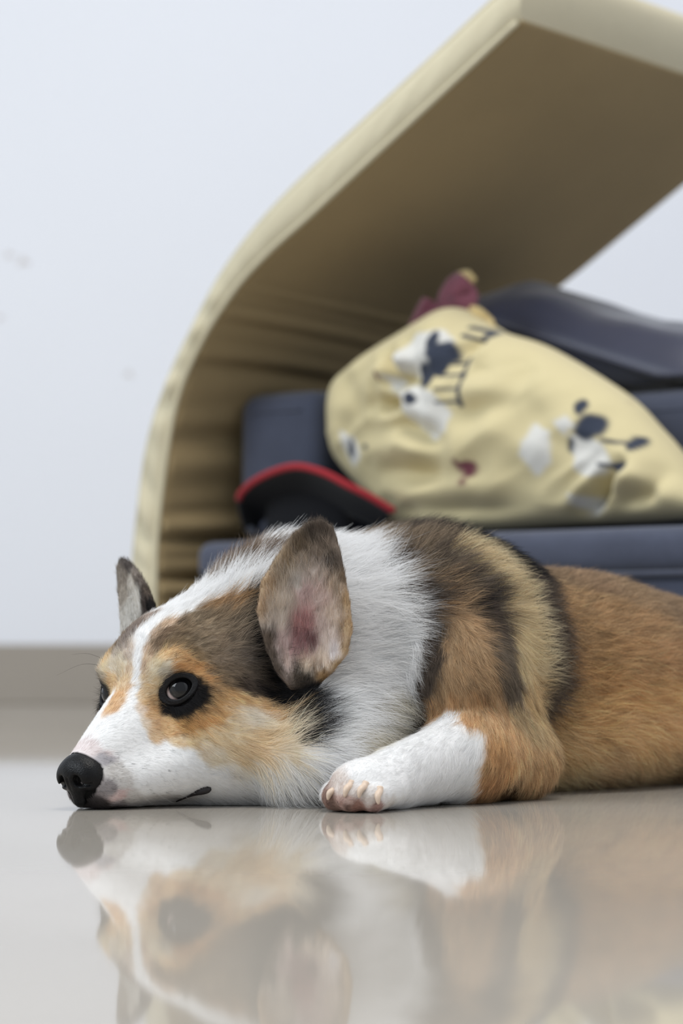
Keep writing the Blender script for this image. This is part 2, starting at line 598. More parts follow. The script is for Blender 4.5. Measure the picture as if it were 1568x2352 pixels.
def yellow_print(T, Z, S):
    base = np.array(srgb(202, 190, 150))
    white = np.array(srgb(208, 207, 202))
    navy = np.array(srgb(52, 58, 72))
    plum = np.array(srgb(106, 60, 70))
    col = np.tile(base, (len(T), 1))
    wob = (vnoise(np.stack([T * 90, Z * 90, S], 1)) - 0.5) * 0.006
    def paint(c, m):
        nonlocal col
        m = (m * (S > 0))[:, None]
        col = col * (1 - m) + c * m
    def poly(pts, c):
        paint(c, blob_mask(T + wob, Z + wob, pts, 0.003)[0])
    def dot(t, z, rt, rz, c):
        d = np.hypot((T + wob - t) / rt, (Z + wob - z) / rz)
        paint(c, np.clip((1.15 - d) / 0.3, 0, 1))
    def line(a, b, w, c):
        a, b = np.array(a), np.array(b)
        ab = b - a
        t = np.clip(((T - a[0]) * ab[0] + (Z - a[1]) * ab[1]) / (ab @ ab), 0, 1)
        d = np.hypot(T - a[0] - t * ab[0], Z - a[1] - t * ab[1])
        paint(c, np.clip((w - d) / 0.0016 + 0.5, 0, 1))
    # pale cloud patches
    poly([(-0.262, 0.424), (-0.288, 0.443), (-0.318, 0.446), (-0.337, 0.430), (-0.330, 0.404), (-0.300, 0.394), (-0.268, 0.400)], white)
    poly([(-0.246, 0.400), (-0.262, 0.396), (-0.268, 0.382), (-0.252, 0.384)], white)
    poly([(-0.258, 0.380), (-0.290, 0.386), (-0.318, 0.378), (-0.337, 0.356), (-0.332, 0.332), (-0.305, 0.328), (-0.284, 0.345)], white)
    poly([(-0.421, 0.308), (-0.430, 0.325), (-0.443, 0.337), (-0.463, 0.329), (-0.459, 0.297), (-0.440, 0.283), (-0.432, 0.296)], white)
    poly([(-0.482, 0.322), (-0.500, 0.322), (-0.522, 0.312), (-0.534, 0.290), (-0.512, 0.278), (-0.492, 0.284)], white)
    poly([(-0.466, 0.338), (-0.480, 0.345), (-0.490, 0.334), (-0.476, 0.325)], white)
    poly([(-0.475, 0.265), (-0.500, 0.262), (-0.518, 0.250), (-0.490, 0.240)], white)
    poly([(-0.168, 0.345), (-0.186, 0.338), (-0.196, 0.318), (-0.180, 0.305), (-0.168, 0.322)], white)
    # dark spots and strokes of the print
    dot(-0.325, 0.420, 0.016, 0.012, navy)
    dot(-0.312, 0.434, 0.006, 0.010, navy)
    dot(-0.306, 0.396, 0.012, 0.014, navy)
    dot(-0.322, 0.404, 0.010, 0.010, navy)
    dot(-0.288, 0.371, 0.009, 0.006, navy)
    dot(-0.180, 0.325, 0.004, 0.012, navy)
    dot(-0.205, 0.326, 0.004, 0.004, navy)
    dot(-0.505, 0.331, 0.016, 0.015, navy)
    dot(-0.492, 0.353, 0.006, 0.008, navy)
    dot(-0.485, 0.313, 0.006, 0.008, navy)
    dot(-0.553, 0.312, 0.008, 0.008, navy)
    dot(-0.543, 0.288, 0.010, 0.006, navy)
    line((-0.520, 0.316), (-0.553, 0.312), 0.0020, navy)
    line((-0.518, 0.292), (-0.543, 0.288), 0.0020, navy)
    for z in (0.408, 0.395, 0.380, 0.366):
        line((-0.322, z), (-0.352, z - 0.001), 0.0016, navy)
    line((-0.352, 0.412), (-0.353, 0.391), 0.0034, navy)
    line((-0.352, 0.384), (-0.353, 0.362), 0.0034, navy)
    line((-0.336, 0.449), (-0.358, 0.443), 0.0020, navy)
    line((-0.338, 0.439), (-0.362, 0.430), 0.0020, navy)
    dot(-0.360, 0.437, 0.007, 0.006, navy)
    # plum coloured blots
    dot(-0.360, 0.292, 0.011, 0.009, plum)
    dot(-0.346, 0.297, 0.004, 0.006, plum)
    dot(-0.350, 0.278, 0.006, 0.005, plum)
    dot(-0.240, 0.400, 0.004, 0.005, plum)
    dot(-0.528, 0.366, 0.008, 0.010, (plum + base) / 2)
    return col


def build_yellow_pillow():
    root = empty('pillow', (SO[0], SO[1], 0.2285), SOFA_ROT)
    tag(root, 'crumpled pale yellow printed pillow with dark and white motifs leaning on the sofa', 'pillow')
    m = mat_attr('yellow_printed_cotton', 'print', rough=0.9, spec=0.15, sheen=0.15)
    cr = [((-0.235, 0.385), (-0.300, 0.400), 0.010, 0.016), ((-0.225, 0.368), (-0.275, 0.372), 0.008, 0.016),
          ((-0.250, 0.425), (-0.262, 0.400), 0.008, 0.012), ((-0.250, 0.355), (-0.330, 0.322), 0.010, 0.010),
          ((-0.210, 0.300), (-0.330, 0.290), 0.012, 0.010), ((-0.470, 0.226), (-0.545, 0.290), 0.008, 0.020),
          ((-0.330, 0.400), (-0.420, 0.395), 0.012, 0.006), ((-0.340, 0.350), (-0.430, 0.360), 0.014, 0.006),
          ((-0.560, 0.250), (-0.600, 0.300), 0.010, 0.010), ((-0.520, 0.250), (-0.590, 0.262), 0.010, 0.010),
          ((-0.270, 0.255), (-0.420, 0.250), 0.012, 0.008), ((-0.360, 0.440), (-0.345, 0.410), 0.008, 0.010)]
    o = lens_pillow('pillow_body', Y_OUT, 0.112, 0.070, 0.070, m, root, cr, wr=0.0055, seed=4, n=260, m=110, colfn=yellow_print)
    o.location.z = -0.2285
    # tied corner: small stiff flaps printed plum at the top
    plum = mat_fabric('plum_print', srgb(112, 66, 78), scale=400, var=0.1, big=0.1)
    pale = mat_fabric('pale_hem', srgb(192, 170, 120), scale=400, var=0.1, big=0.1)
    def flap(name, pts, o0, mat):
        bm = bmesh.new()
        n = len(pts)
        Qp = catmull(np.vstack([pts, pts[:1]]), n * 5 + 1)[:-1]
        c = np.mean(Qp, 0)
        lay = []
        for s in (1.0, 0.8, 0.5, 0.2):
            lay.append([bm.verts.new(SF(*( (c + (q - c) * s)[0], o0 - 0.010 * (1 - s) + 0.004 * math.sin(q[0] * 160 + q[1] * 90), (c + (q - c) * s)[1]))) for q in Qp])
        N_ = len(Qp)
        for a, b in zip(lay, lay[1:]):
            for k in range(N_):
                bm.faces.new((a[k], a[(k + 1) % N_], b[(k + 1) % N_], b[k]))
        bm.faces.new(lay[-1])
        f = bm_obj(name, bm, mat, root)
        so = f.modifiers.new('thick', 'SOLIDIFY')
        so.thickness = 0.006
        f.location.z = -0.2285
    flap('corner_flap', np.array([(-0.214, 0.462), (-0.228, 0.484), (-0.240, 0.494), (-0.256, 0.488), (-0.272, 0.470), (-0.250, 0.455)]), 0.120, plum)
    flap('corner_flap', np.array([(-0.252, 0.470), (-0.262, 0.498), (-0.280, 0.516), (-0.300, 0.508), (-0.309, 0.482), (-0.290, 0.462)]), 0.128, plum)
    flap('corner_hem', np.array([(-0.290, 0.465), (-0.310, 0.478), (-0.330, 0.460), (-0.345, 0.440), (-0.310, 0.440)]), 0.125, pale)
    flap('corner_hem', np.array([(-0.262, 0.495), (-0.272, 0.519), (-0.290, 0.522), (-0.303, 0.510), (-0.290, 0.500)]), 0.136, pale)
    return root


yellow = build_yellow_pillow()


def build_blue_pillow():
    root = empty('cushion', (SO[0], SO[1], 0.39), SOFA_ROT)
    tag(root, 'glossy dark navy blue cushion lying on top of the sofa backrest', 'cushion')
    m = mat_plain('navy_satin', srgb(46, 50, 70), rough=0.42, spec=0.45, noise=0.2, nscale=14, sheen=0.3)
    # swollen cushion lying flat: superellipse plan, thickness falling to a seam
    n, mm = 120, 40
    V, F = [], []
    ct, co = -0.375, 0.345
    rt, ro = 0.285, 0.125
    for side in (1, -1):
        base = len(V)
        for r in range(mm + 1):
            s = math.sin(r / mm * math.pi / 2)
            for k in range(n):
                w = 2 * math.pi * k / n
                cx = math.copysign(abs(math.cos(w)) ** 0.62, math.cos(w))
                cy = math.copysign(abs(math.sin(w)) ** 0.62, math.sin(w))
                x, y = ct + rt * cx * s, co + ro * cy * s
                h = max(1 - s ** 2.4, 0) ** 0.55
                nz = float(vnoise(np.array([[x * 16, y * 16, 2.0 + side]]))[0]) - 0.5
                zm = 0.436 + 0.34 * np.clip(x - ct, -0.2, 0.12)
                z = zm + (0.054 * h if side > 0 else -(zm - 0.394) * h) + nz * 0.02 * min((1 - s) * 5, 1)
                V.append((x, -y, max(z - 0.39, 0.003)))
        for r in range(mm):
            for k in range(n):
                k2 = (k + 1) % n
                f = (base + r * n + k, base + r * n + k2, base + (r + 1) * n + k2, base + (r + 1) * n + k)
                F.append(f if side > 0 else f[::-1])
    o = mesh_obj('cushion_body', V, F, m, root)
    pts = []
    for k in range(0, n + 1):
        w = 2 * math.pi * k / n
        cx = math.copysign(abs(math.cos(w)) ** 0.62, math.cos(w))
        cy = math.copysign(abs(math.sin(w)) ** 0.62, math.sin(w))
        x, y = ct + (rt + 0.002) * cx, co + (ro + 0.002) * cy
        pts.append((x, -y, max(0.046 + 0.34 * min(max(x - ct, -0.2), 0.12), 0.008)))
    V, F = tube(pts, 0.0035, 6)
    mesh_obj('seam_piping', V, F, m, root)
    return root


blue = build_blue_pillow()


def build_cap():
    """baseball cap lying on the seat, its curved brim turned to the room, red edge on the brim"""
    root = empty('cap', (SO[0], SO[1], 0.2285), SOFA_ROT)
    tag(root, 'black baseball cap with a red brim edge lying on the sofa seat', 'cap')
    black = mat_fabric('black_cotton', srgb(26, 27, 31), scale=500, var=0.2, sheen=0.1, big=0.05)
    red = mat_fabric('red_edge', srgb(150, 40, 48), scale=500, var=0.1, sheen=0.1, big=0.05)
    # brim front edge as a 3D curve (t, o, z above the seat)
    edge = catmull([(-0.035, 0.05, 0.011), (-0.044, 0.03, 0.042), (-0.07, 0.018, 0.058), (-0.112, 0.008, 0.07), (-0.154, 0.003, 0.075), (-0.19, 0.006, 0.067), (-0.218, 0.016, 0.052), (-0.237, 0.03, 0.04), (-0.255, 0.05, 0.024)], 60)
    root_c = catmull([(-0.023, 0.085, 0.008), (-0.034, 0.08, 0.02), (-0.055, 0.075, 0.029), (-0.083, 0.07, 0.035), (-0.111, 0.068, 0.037), (-0.14, 0.068, 0.033), (-0.167, 0.07, 0.026), (-0.191, 0.075, 0.017), (-0.211, 0.085, 0.007)], 60)
    edge[:, 2] = np.maximum(edge[:, 2], 0.003)
    root_c[:, 2] = np.maximum(root_c[:, 2], 0.002)
    V, F = [], []
    m = 14
    for i in range(60):
        for j in range(m + 1):
            x = j / m
            q = edge[i] * (1 - x) + root_c[i] * x
            q = q + np.array([0, 0, 0.006 * math.sin(math.pi * x)])
            V.append(SF(*q))
    for i in range(59):
        for j in range(m):
            F.append((i * (m + 1) + j, i * (m + 1) + j + 1, (i + 1) * (m + 1) + j + 1, (i + 1) * (m + 1) + j))
    b = mesh_obj('brim', V, F, black, root)
    so = b.modifiers.new('thick', 'SOLIDIFY')
    so.thickness = 0.0035
    so.offset = 0
    V, F = tube([SF(*p) for p in edge[8:]], 0.0040, 8)
    mesh_obj('brim_edge', V, F, red, root)
    # crown: open dome behind the brim, tipped so that its dark inside and front panel show
    V, F = [], []
    n, k_ = 44, 18
    for r in range(k_ + 1):
        a = r / k_ * math.pi / 2
        for i in range(n):
            w = 2 * math.pi * i / n
            x = -0.112 + 0.062 * math.cos(w) * math.cos(a) ** 0.8
            y = 0.074 + 0.022 * math.sin(w) * math.cos(a) ** 0.8
            z = 0.001 + 0.080 * math.sin(a) ** 0.9
            V.append(SF(x, y - 0.012 * math.sin(a), z))
    for r in range(k_):
        for i in range(n):
            i2 = (i + 1) % n
            F.append((r * n + i, r * n + i2, (r + 1) * n + i2, (r + 1) * n + i))
    mesh_obj('crown', V, F, black, root)
    V, F = tube([SF(-0.112, 0.062, 0.081 + 0.002 * k) for k in range(3)], [0.006, 0.005, 0.002], 10)
    mesh_obj('button', V, F, black, root)
    return root


cap = build_cap()

# ================================================================== DOG CORE (shape as a blended distance field, centimetres)
# dog frame: x towards the nose, y to the dog's left side, z up, floor at z = 0
HEAD_O = np.array([24.66, -4.5, 0.0])
HEAD_YAW, HEAD_ROLL = math.radians(3.0), math.radians(3.0)
_cy, _sy = math.cos(HEAD_YAW), math.sin(HEAD_YAW)
_cr, _sr = math.cos(HEAD_ROLL), math.sin(HEAD_ROLL)
HEAD_R = np.array([[_cy, -_sy, 0], [_sy, _cy, 0], [0, 0, 1]]) @ np.array([[1, 0, 0], [0, _cr, -_sr], [0, _sr, _cr]])


def h2d(p):
    return np.asarray(p, float) @ HEAD_R.T + HEAD_O


def d2h(p):
    return (np.asarray(p) - HEAD_O) @ HEAD_R


# image-facing basis of the near ear inside the head frame
EAR_U = np.array([-0.669, 0.743, 0.0])
EAR_N = np.array([0.743, 0.669, 0.0])
EAR_N0 = -0.5
EAR_OUT = [(9.35, 8.9), (8.75, 10.6), (8.25, 12.9), (8.60, 14.9), (9.70, 16.7), (10.9, 18.2), (12.1, 19.1), (12.95, 19.2),
           (13.75, 18.6), (14.2, 16.8), (14.45, 15.0), (14.7, 13.2), (14.75, 11.4), (14.35, 9.8), (13.3, 8.6), (12.1, 7.7), (10.4, 7.6)]


FAR_E0 = np.array([-6.2, -5.75, 12.8])
FAR_U = np.array([-0.342, -0.94, 0.0])
FAR_N = np.array([0.94, -0.342, 0.0])


def _ear_coords(P, side):
    """P in head frame -> (a across, c up, n towards the opening)"""
    if side > 0:
        return P @ EAR_U, P[..., 2], P @ EAR_N + EAR_N0
    Q = P - FAR_E0
    return Q @ FAR_U - 0.42 * Q[..., 2] + 11.2, P[..., 2] + 1.4, Q @ FAR_N - 0.35


def poly_sd(a, c, pts):
    P = np.asarray(pts, float)
    inside = np.zeros(a.shape, bool)
    dist = np.full(a.shape, 1e9)
    for i in range(len(P)):
        p, q = P[i], P[(i + 1) % len(P)]
        e = q - p
        t = np.clip(((a - p[0]) * e[0] + (c - p[1]) * e[1]) / (e @ e), 0, 1)
        dist = np.minimum(dist, np.hypot(a - p[0] - t * e[0], c - p[1] - t * e[1]))
        cr = ((p[1] > c) != (q[1] > c)) & (a < (q[0] - p[0]) * (c - p[1]) / (q[1] - p[1] + 1e-12) + p[0])
        inside ^= cr
    return np.where(inside, -dist, dist)


def ear_sheet(a, c):
    """depth of the ear's middle sheet: cupped across, deeper towards the base"""
    w = np.clip((a - 11.4) / 3.3, -1.3, 1.3)
    cup = 1.25 * np.clip((20.5 - c) / 9.0, 0.15, 1.25)
    deep = 0.9 * np.exp(-((a - 11.2) / 1.6) ** 2 - ((c - 10.8) / 2.0) ** 2)
    return cup * (w * w) - 0.75 - deep + 0.15 * np.clip(c - 14, 0, 9) * 0.5


def sd_ear(P, side):
    a, c, n = _ear_coords(P, side)
    d2 = poly_sd(a, c, EAR_OUT)
    if side < 0:
        d2 = np.maximum(d2, 13.4 - c)
    sh = np.abs(n - ear_sheet(a, c)) * 0.85
    th = 0.20 + 0.06 * np.clip((14 - c) / 6, 0, 1)
    ax = np.maximum(d2 + 0.25, 0)
    return np.hypot(ax, sh) - th - 0.02


def sd_ell(P, c, r):
    q = (P - np.asarray(c)) / np.asarray(r)
    k0 = np.linalg.norm(q, axis=-1)
    k1 = np.linalg.norm(q / np.asarray(r), axis=-1)
    return k0 * (k0 - 1) / (k1 + 1e-6)


def sd_cone(P, a, b, ra, rb):
    a, b = np.asarray(a, float), np.asarray(b, float)
    ab = b - a
    t = np.clip(((P - a) @ ab) / (ab @ ab), 0, 1)
    d = np.linalg.norm(P - a - t[..., None] * ab, axis=-1)
    return d - (ra + (rb - ra) * t)


def smin(a, b, k):
    h = np.maximum(k - np.abs(a - b), 0) / k
    return np.minimum(a, b) - h * h * k * 0.25


def smax(a, b, k):
    return -smin(-a, -b, k)


EYE_C = np.array([-0.92, 3.12, 7.72])
EYE_R = 1.12
GAZE = np.array([0.76, 0.62, 0.14])
GAZE = GAZE / np.linalg.norm(GAZE)

B, H = 'B', 'H'
PRIMS = [
    # trunk
    (B, 'ell', (-0.5, 0, 9.6), (11.0, 10.0, 9.0), 2.0),
    (B, 'ell', (-13, 0, 8.6), (16, 9.6, 7.8), 2.0),
    (B, 'ell', (-13, 0, 4.2), (17, 10.0, 4.4), 2.5),
    (B, 'ell', (-30, 0, 7.0), (13, 10.6, 6.9), 4.0),
    (B, 'ell', (-28, 0, 4.2), (14, 10.0, 4.4), 2.5),
    (B, 'ell', (-29, 8.6, 6.0), (9, 4.0, 5.8), 3.0),
    (B, 'ell', (-29, -8.6, 6.0), (9, 4.0, 5.8), 3.0),
    (B, 'cone', (-32, 9.5, 2.0), (-25, 10.0, 1.6), 2.2, 1.7, 2.0),
    (B, 'cone', (-32, -9.5, 2.0), (-25, -10.0, 1.6), 2.2, 1.7, 2.0),
    (B, 'cone', (-42, 0, 7), (-45, 0, 6), 3.0, 1.6, 2.0),
    # neck and breast
    (B, 'cone', (3, 0, 10.0), (11.0, -3.6, 11.0), 9.0, 6.9, 3.0),
    (B, 'ell', (11.0, -1.5, 5.4), (7.0, 7.6, 5.6), 3.0),
    (B, 'cone', (11.0, -3.6, 11.0), (16.5, -5.0, 9.8), 6.7, 5.2, 2.5),
    (B, 'ell', (15.5, 1.5, 3.0), (5.0, 5.5, 3.3), 2.5),
    # near front leg: upper arm, forearm, paw
    (B, 'cone', (5.5, 7.6, 8.6), (1.6, 9.0, 3.0), 4.2, 2.7, 2.0),
    (B, 'cone', (1.6, 9.2, 2.9), (7.0, 9.5, 3.3), 2.6, 2.9, 1.5),
    (B, 'cone', (7.0, 9.5, 3.3), (14.2, 9.7, 2.2), 2.8, 2.0, 1.5),
    (B, 'ell', (16.8, 9.7, 1.75), (3.2, 2.35, 1.75), 1.2),
    # far front leg
    (B, 'cone', (5.5, -7.6, 8.6), (1.6, -9.0, 3.0), 4.2, 2.7, 2.0),
    (B, 'cone', (1.6, -9.2, 2.9), (14.2, -11.0, 2.2), 2.7, 2.0, 1.5),
    (B, 'ell', (16.8, -11.2, 1.7), (3.4, 2.4, 1.7), 1.2),
    # head
    (H, 'ell', (-5.2, 0, 7.9), (6.0, 5.5, 6.0), 1.5),
    (H, 'ell', (-2.7, 0, 8.7), (3.4, 4.2, 3.9), 1.5),
    (H, 'cone', (4.7, 0, 2.4), (0.6, 0, 4.4), 1.6, 3.1, 1.0),
    (H, 'cone', (4.7, 0, 2.95), (0.2, 0, 6.9), 1.2, 1.55, 1.2),
    (H, 'cone', (3.9, 0, 1.0), (-4.0, 0, 3.0), 1.0, 4.0, 1.5),
]
for s in (1, -1):
    PRIMS += [
        (H, 'ell', (-1.0, s * 2.5, 9.3), (1.7, 1.6, 1.25), 1.0),
        (H, 'cone', (4.1, s * 0.95, 1.5), (-0.4, s * 2.6, 2.6), 1.35, 2.0, 1.0),
        (H, 'ell', (-4.2, s * 3.8, 5.4), (3.9, 2.6, 4.2), 1.6),
        (H, 'ell', (-5.6, s * 3.4, 3.4), (5.2, 3.7, 3.6), 1.8),
        (H, 'ell', (-7.2, s * 4.2, 10.4), (1.7, 1.5, 2.6), 1.4),
    ]
# toes of both front paws
for (py, sg) in ((9.7, 1), (-11.2, -1)):
    for (dx, dy, r) in ((18.6, 1.75, 0.98), (19.4, 0.62, 1.02), (19.4, -0.62, 1.02), (18.6, -1.7, 0.95)):
        PRIMS.append((B, 'cone', (dx - 2.2, py + dy * 0.9, 1.5), (dx, py + dy, 1.0), 0.95, r, 0.35))


def prim_sd(P, pr):
    Q = P if pr[0] == 'B' else d2h(P)
    if pr[1] == 'ell':
        return sd_ell(Q, pr[2], pr[3])
    return sd_cone(Q, pr[2], pr[3], pr[4], pr[5])


def prim_box(pr):
    if pr[1] == 'ell':
        c, r = np.array(pr[2], float), np.array(pr[3], float)
        pts = np.array([c + r * np.array([i, j, k]) for i in (-1, 1) for j in (-1, 1) for k in (-1, 1)])
    else:
        a, b = np.array(pr[2], float), np.array(pr[3], float)
        r = max(pr[4], pr[5])
        pts = np.array([q + r * np.array([i, j, k]) for q in (a, b) for i in (-1, 1) for j in (-1, 1) for k in (-1, 1)])
    if pr[0] == 'H':
        pts = h2d(pts)
    return pts.min(0), pts.max(0)


def carve(P, f):
    """eye sockets, mouth slit and the floor, applied on dog-frame points"""
    Q = d2h(P)
    for s in (1, -1):
        e = EYE_C * np.array([1, s, 1])
        g = GAZE * np.array([1, s, 1])
        f = smax(f, -(np.linalg.norm(Q - e - 0.35 * g, axis=-1) - EYE_R - 0.02), 0.35)
    return np.maximum(f, 0.06 - P[..., 2])


def dog_raw(P):
    """the same field before carving, without ears"""
    P = np.asarray(P, float)
    f = np.full(P.shape[:-1], 8.0)
    for pr in PRIMS:
        f = smin(f, prim_sd(P, pr), pr[-1])
    return f


def dog_sd(P):
    """distance at arbitrary dog-frame points (slow path used for placing small parts)"""
    P = np.asarray(P, float)
    f = np.full(P.shape[:-1], 8.0)
    for pr in PRIMS:
        f = smin(f, prim_sd(P, pr), pr[-1])
    Q = d2h(P)
    for s in (1, -1):
        f = smin(f, sd_ear(Q, s), 0.7)
    return carve(P, f)


def dog_normal(P, e=0.08):
    P = np.asarray(P, float)
    g = np.stack([dog_sd(P + np.array(d) * e) - dog_sd(P - np.array(d) * e) for d in ((1, 0, 0), (0, 1, 0), (0, 0, 1))], -1)
    return g / (np.linalg.norm(g, axis=-1, keepdims=True) + 1e-9)


def grid_field(lo, hi, h, prims, extra=None):
    ax = [np.arange(lo[i], hi[i] + h, h) for i in range(3)]
    shp = tuple(len(a) for a in ax)
    F = np.full(shp, 4.0, dtype=np.float32)
    for sdf, (blo, bhi), k in prims:
        sl = []
        for i in range(3):
            a = int(max(0, math.floor((blo[i] - 2.2 - lo[i]) / h)))
            b = int(min(shp[i], math.ceil((bhi[i] + 2.2 - lo[i]) / h) + 1))
            sl.append(slice(a, max(b, a + 1)))
        G = np.stack(np.meshgrid(ax[0][sl[0]], ax[1][sl[1]], ax[2][sl[2]], indexing='ij'), -1)
        d = sdf(G).astype(np.float32)
        F[tuple(sl)] = smin(F[tuple(sl)], d, k)
    return ax, F


def surface_nets(F, lo, h):
    S = F < 0
    n0, n1, n2 = F.shape
    cs = np.zeros((n0 - 1, n1 - 1, n2 - 1), np.int8)
    for i in (0, 1):
        for j in (0, 1):
            for k in (0, 1):
                cs += S[i:n0 - 1 + i, j:n1 - 1 + j, k:n2 - 1 + k]
    act = (cs > 0) & (cs < 8)
    idx = np.argwhere(act)
    vid = np.full(act.shape, -1, np.int64)
    vid[act] = np.arange(len(idx))
    acc = np.zeros((len(idx), 3))
    cnt = np.zeros(len(idx))
    cor = [(i, j, k) for i in (0, 1) for j in (0, 1) for k in (0, 1)]
    val = {c: F[idx[:, 0] + c[0], idx[:, 1] + c[1], idx[:, 2] + c[2]] for c in cor}
    for a in cor:
        for d in range(3):
            if a[d] == 1:
                continue
            b = list(a)
            b[d] = 1
            b = tuple(b)
            va, vb = val[a], val[b]
            m = (va < 0) != (vb < 0)
            t = np.where(m, va / np.where(m, va - vb, 1), 0)
            p = np.array(a, float)[None].repeat(len(idx), 0)
            p[:, d] += t
            acc[m] += p[m]
            cnt[m] += 1
    V = (idx + acc / cnt[:, None]) * h + np.asarray(lo)
    quads = []
    for d in range(3):
        e0 = [slice(None)] * 3
        e1 = [slice(None)] * 3
        e0[d] = slice(0, -1)
        e1[d] = slice(1, None)
        cr = S[tuple(e0)] != S[tuple(e1)]
        pos = np.argwhere(cr)
        u, w = (d + 1) % 3, (d + 2) % 3
        ok = (pos[:, u] > 0) & (pos[:, w] > 0) & (pos[:, u] < F.shape[u] - 1) & (pos[:, w] < F.shape[w] - 1)
        pos = pos[ok]
        ins = S[pos[:, 0], pos[:, 1], pos[:, 2]]
        def cell(du, dw):
            q = pos.copy()
            q[:, u] -= du
            q[:, w] -= dw
            return vid[q[:, 0], q[:, 1], q[:, 2]]
        q = np.stack([cell(1, 1), cell(0, 1), cell(0, 0), cell(1, 0)], 1)
        q[~ins] = q[~ins][:, ::-1]
        quads.append(q)
    return V, np.vstack(quads)


def build_dog_mesh(h=0.2):
    lo, hi = np.array([-48.0, -20.0, -0.6]), np.array([36.0, 16.0, 21.0])
    prims = [((lambda G, pr=pr: prim_sd(G, pr)), prim_box(pr), pr[-1]) for pr in PRIMS]
    for s in (1, -1):
        pts = []
        for (a, c) in EAR_OUT:
            for n in (-2.6, 2.6):
                if s > 0:
                    q = a * EAR_U + (n - EAR_N0) * EAR_N + np.array([0, 0, c])
                else:
                    z = max(c - 1.4, 12.0)
                    q = FAR_E0 + (a - 11.2 + 0.42 * (z - 12.8)) * FAR_U + n * FAR_N
                    q[2] = z
                pts.append(q)
        pts = h2d(np.array(pts))
        prims.append(((lambda G, s=s: sd_ear(d2h(G), s)), (pts.min(0), pts.max(0)), 0.7))
    ax, F = grid_field(lo, hi, h, prims)
    G = np.stack(np.meshgrid(*ax, indexing='ij'), -1)
    near = np.abs(F) < 2.5
    F[near] = carve(G[near], F[near].astype(float)).astype(np.float32)
    F = np.maximum(F, (0.06 - ax[2])[None, None, :].astype(np.float32))
    V, Q = surface_nets(F, lo, h)
    return V, Q, F, lo, h


def field_grad(F, lo, h, P):
    """normalised gradient of the grid field at points"""
    q = (P - lo) / h
    out = np.zeros((len(P), 3))
    def samp(q):
        q = np.clip(q, 0, np.array(F.shape) - 1.001)
        i = np.floor(q).astype(int)
        f = q - i
        r = 0
        for a in (0, 1):
            for b in (0, 1):
                for c in (0, 1):
                    w = (f[:, 0] if a else 1 - f[:, 0]) * (f[:, 1] if b else 1 - f[:, 1]) * (f[:, 2] if c else 1 - f[:, 2])
                    r = r + w * F[i[:, 0] + a, i[:, 1] + b, i[:, 2] + c]
        return r
    for d in range(3):
        e = np.zeros(3)
        e[d] = 0.7
        out[:, d] = samp(q + e) - samp(q - e)
    return out / (np.linalg.norm(out, axis=1, keepdims=True) + 1e-9)
# ================================================================== END DOG CORE

# ================================================================== DOG OBJECTS
FUR = True
dog = empty('dog', (0.0707, 1.810, 0.0), math.radians(225))
tag(dog, 'tan, black and white corgi dog lying flat with its chin on the floor', 'dog')
CM = 0.01
DV, DQ, DF, DLO, DH = build_dog_mesh(0.2)

skin_mat = mat_attr('coat_skin', 'coat', rough=0.85, spec=0.1)
body = mesh_obj('body', DV * CM, DQ, skin_mat, dog)
COATV = np.full((len(DV), 3), 0.7)
color_attr(body.data, 'coat', COATV)


def fine_part(name, lo, hi, h, sdfs, mat, frame='H', post=None):
    """small part modelled as its own fine distance field, in head or dog centimetres"""
    lo, hi = np.array(lo, float), np.array(hi, float)
    ax = [np.arange(lo[i], hi[i] + h, h) for i in range(3)]
    G = np.stack(np.meshgrid(*ax, indexing='ij'), -1)
    F = sdfs(G).astype(np.float32)
    V, Q = surface_nets(F, lo, h)
    if frame == 'H':
        V = h2d(V)
    return mesh_obj(name, V * CM, Q, mat, dog)


# ---- nose
nose_mat, N_, L_, B_ = new_mat('nose_leather')
B_.inputs['Base Color'].default_value = (*srgb(10, 10, 12), 1)
B_.inputs['Roughness'].default_value = 0.40
setin(B_, 'Specular IOR Level', 0.22)
tc_ = N_.new('ShaderNodeTexCoord')
vo_ = N_.new('ShaderNodeTexVoronoi')
vo_.inputs['Scale'].default_value = 1100
L_.new(tc_.outputs['Object'], vo_.inputs['Vector'])
bp_ = N_.new('ShaderNodeBump')
bp_.inputs['Strength'].default_value = 0.5
bp_.inputs['Distance'].default_value = 0.0004
L_.new(vo_.outputs['Distance'], bp_.inputs['Height'])
L_.new(bp_.outputs['Normal'], B_.inputs['Normal'])


def nose_sd(G):
    S = np.stack([G[..., 0], np.abs(G[..., 1]), G[..., 2]], -1)
    G = (G - NOSE_O) / NOSE_S + np.array([7.8, 0, 2.4])
    S = np.stack([G[..., 0], np.abs(G[..., 1]), G[..., 2]], -1)
    f = sd_ell(G, (7.85, 0, 2.75), (1.15, 1.35, 1.15))
    f = smin(f, sd_ell(S, (7.75, 0.92, 2.45), (0.95, 0.70, 0.85)), 0.5)
    f = smin(f, sd_cone(G, (8.15, 0, 2.3), (7.95, 0, 1.05), 0.62, 0.40), 0.4)
    # nostrils with their comma slit to the side
    f = smax(f, -sd_ell(S, (8.75, 0.62, 2.20), (0.55, 0.30, 0.36)), 0.18)
    f = smax(f, -sd_cone(S, (8.55, 0.75, 2.05), (8.15, 1.55, 1.95), 0.17, 0.08), 0.12)
    # groove down the middle
    f = smax(f, -sd_cone(S, (8.95, 0, 2.35), (8.40, 0, 0.8), 0.07, 0.09), 0.10)
    return f * NOSE_S


NOSE_O, NOSE_S = np.array([5.55, 0, 2.15]), 1.12
fine_part('nose', (3.4, -2.4, 0.2), (7.6, 2.4, 4.4), 0.06, nose_sd, nose_mat)

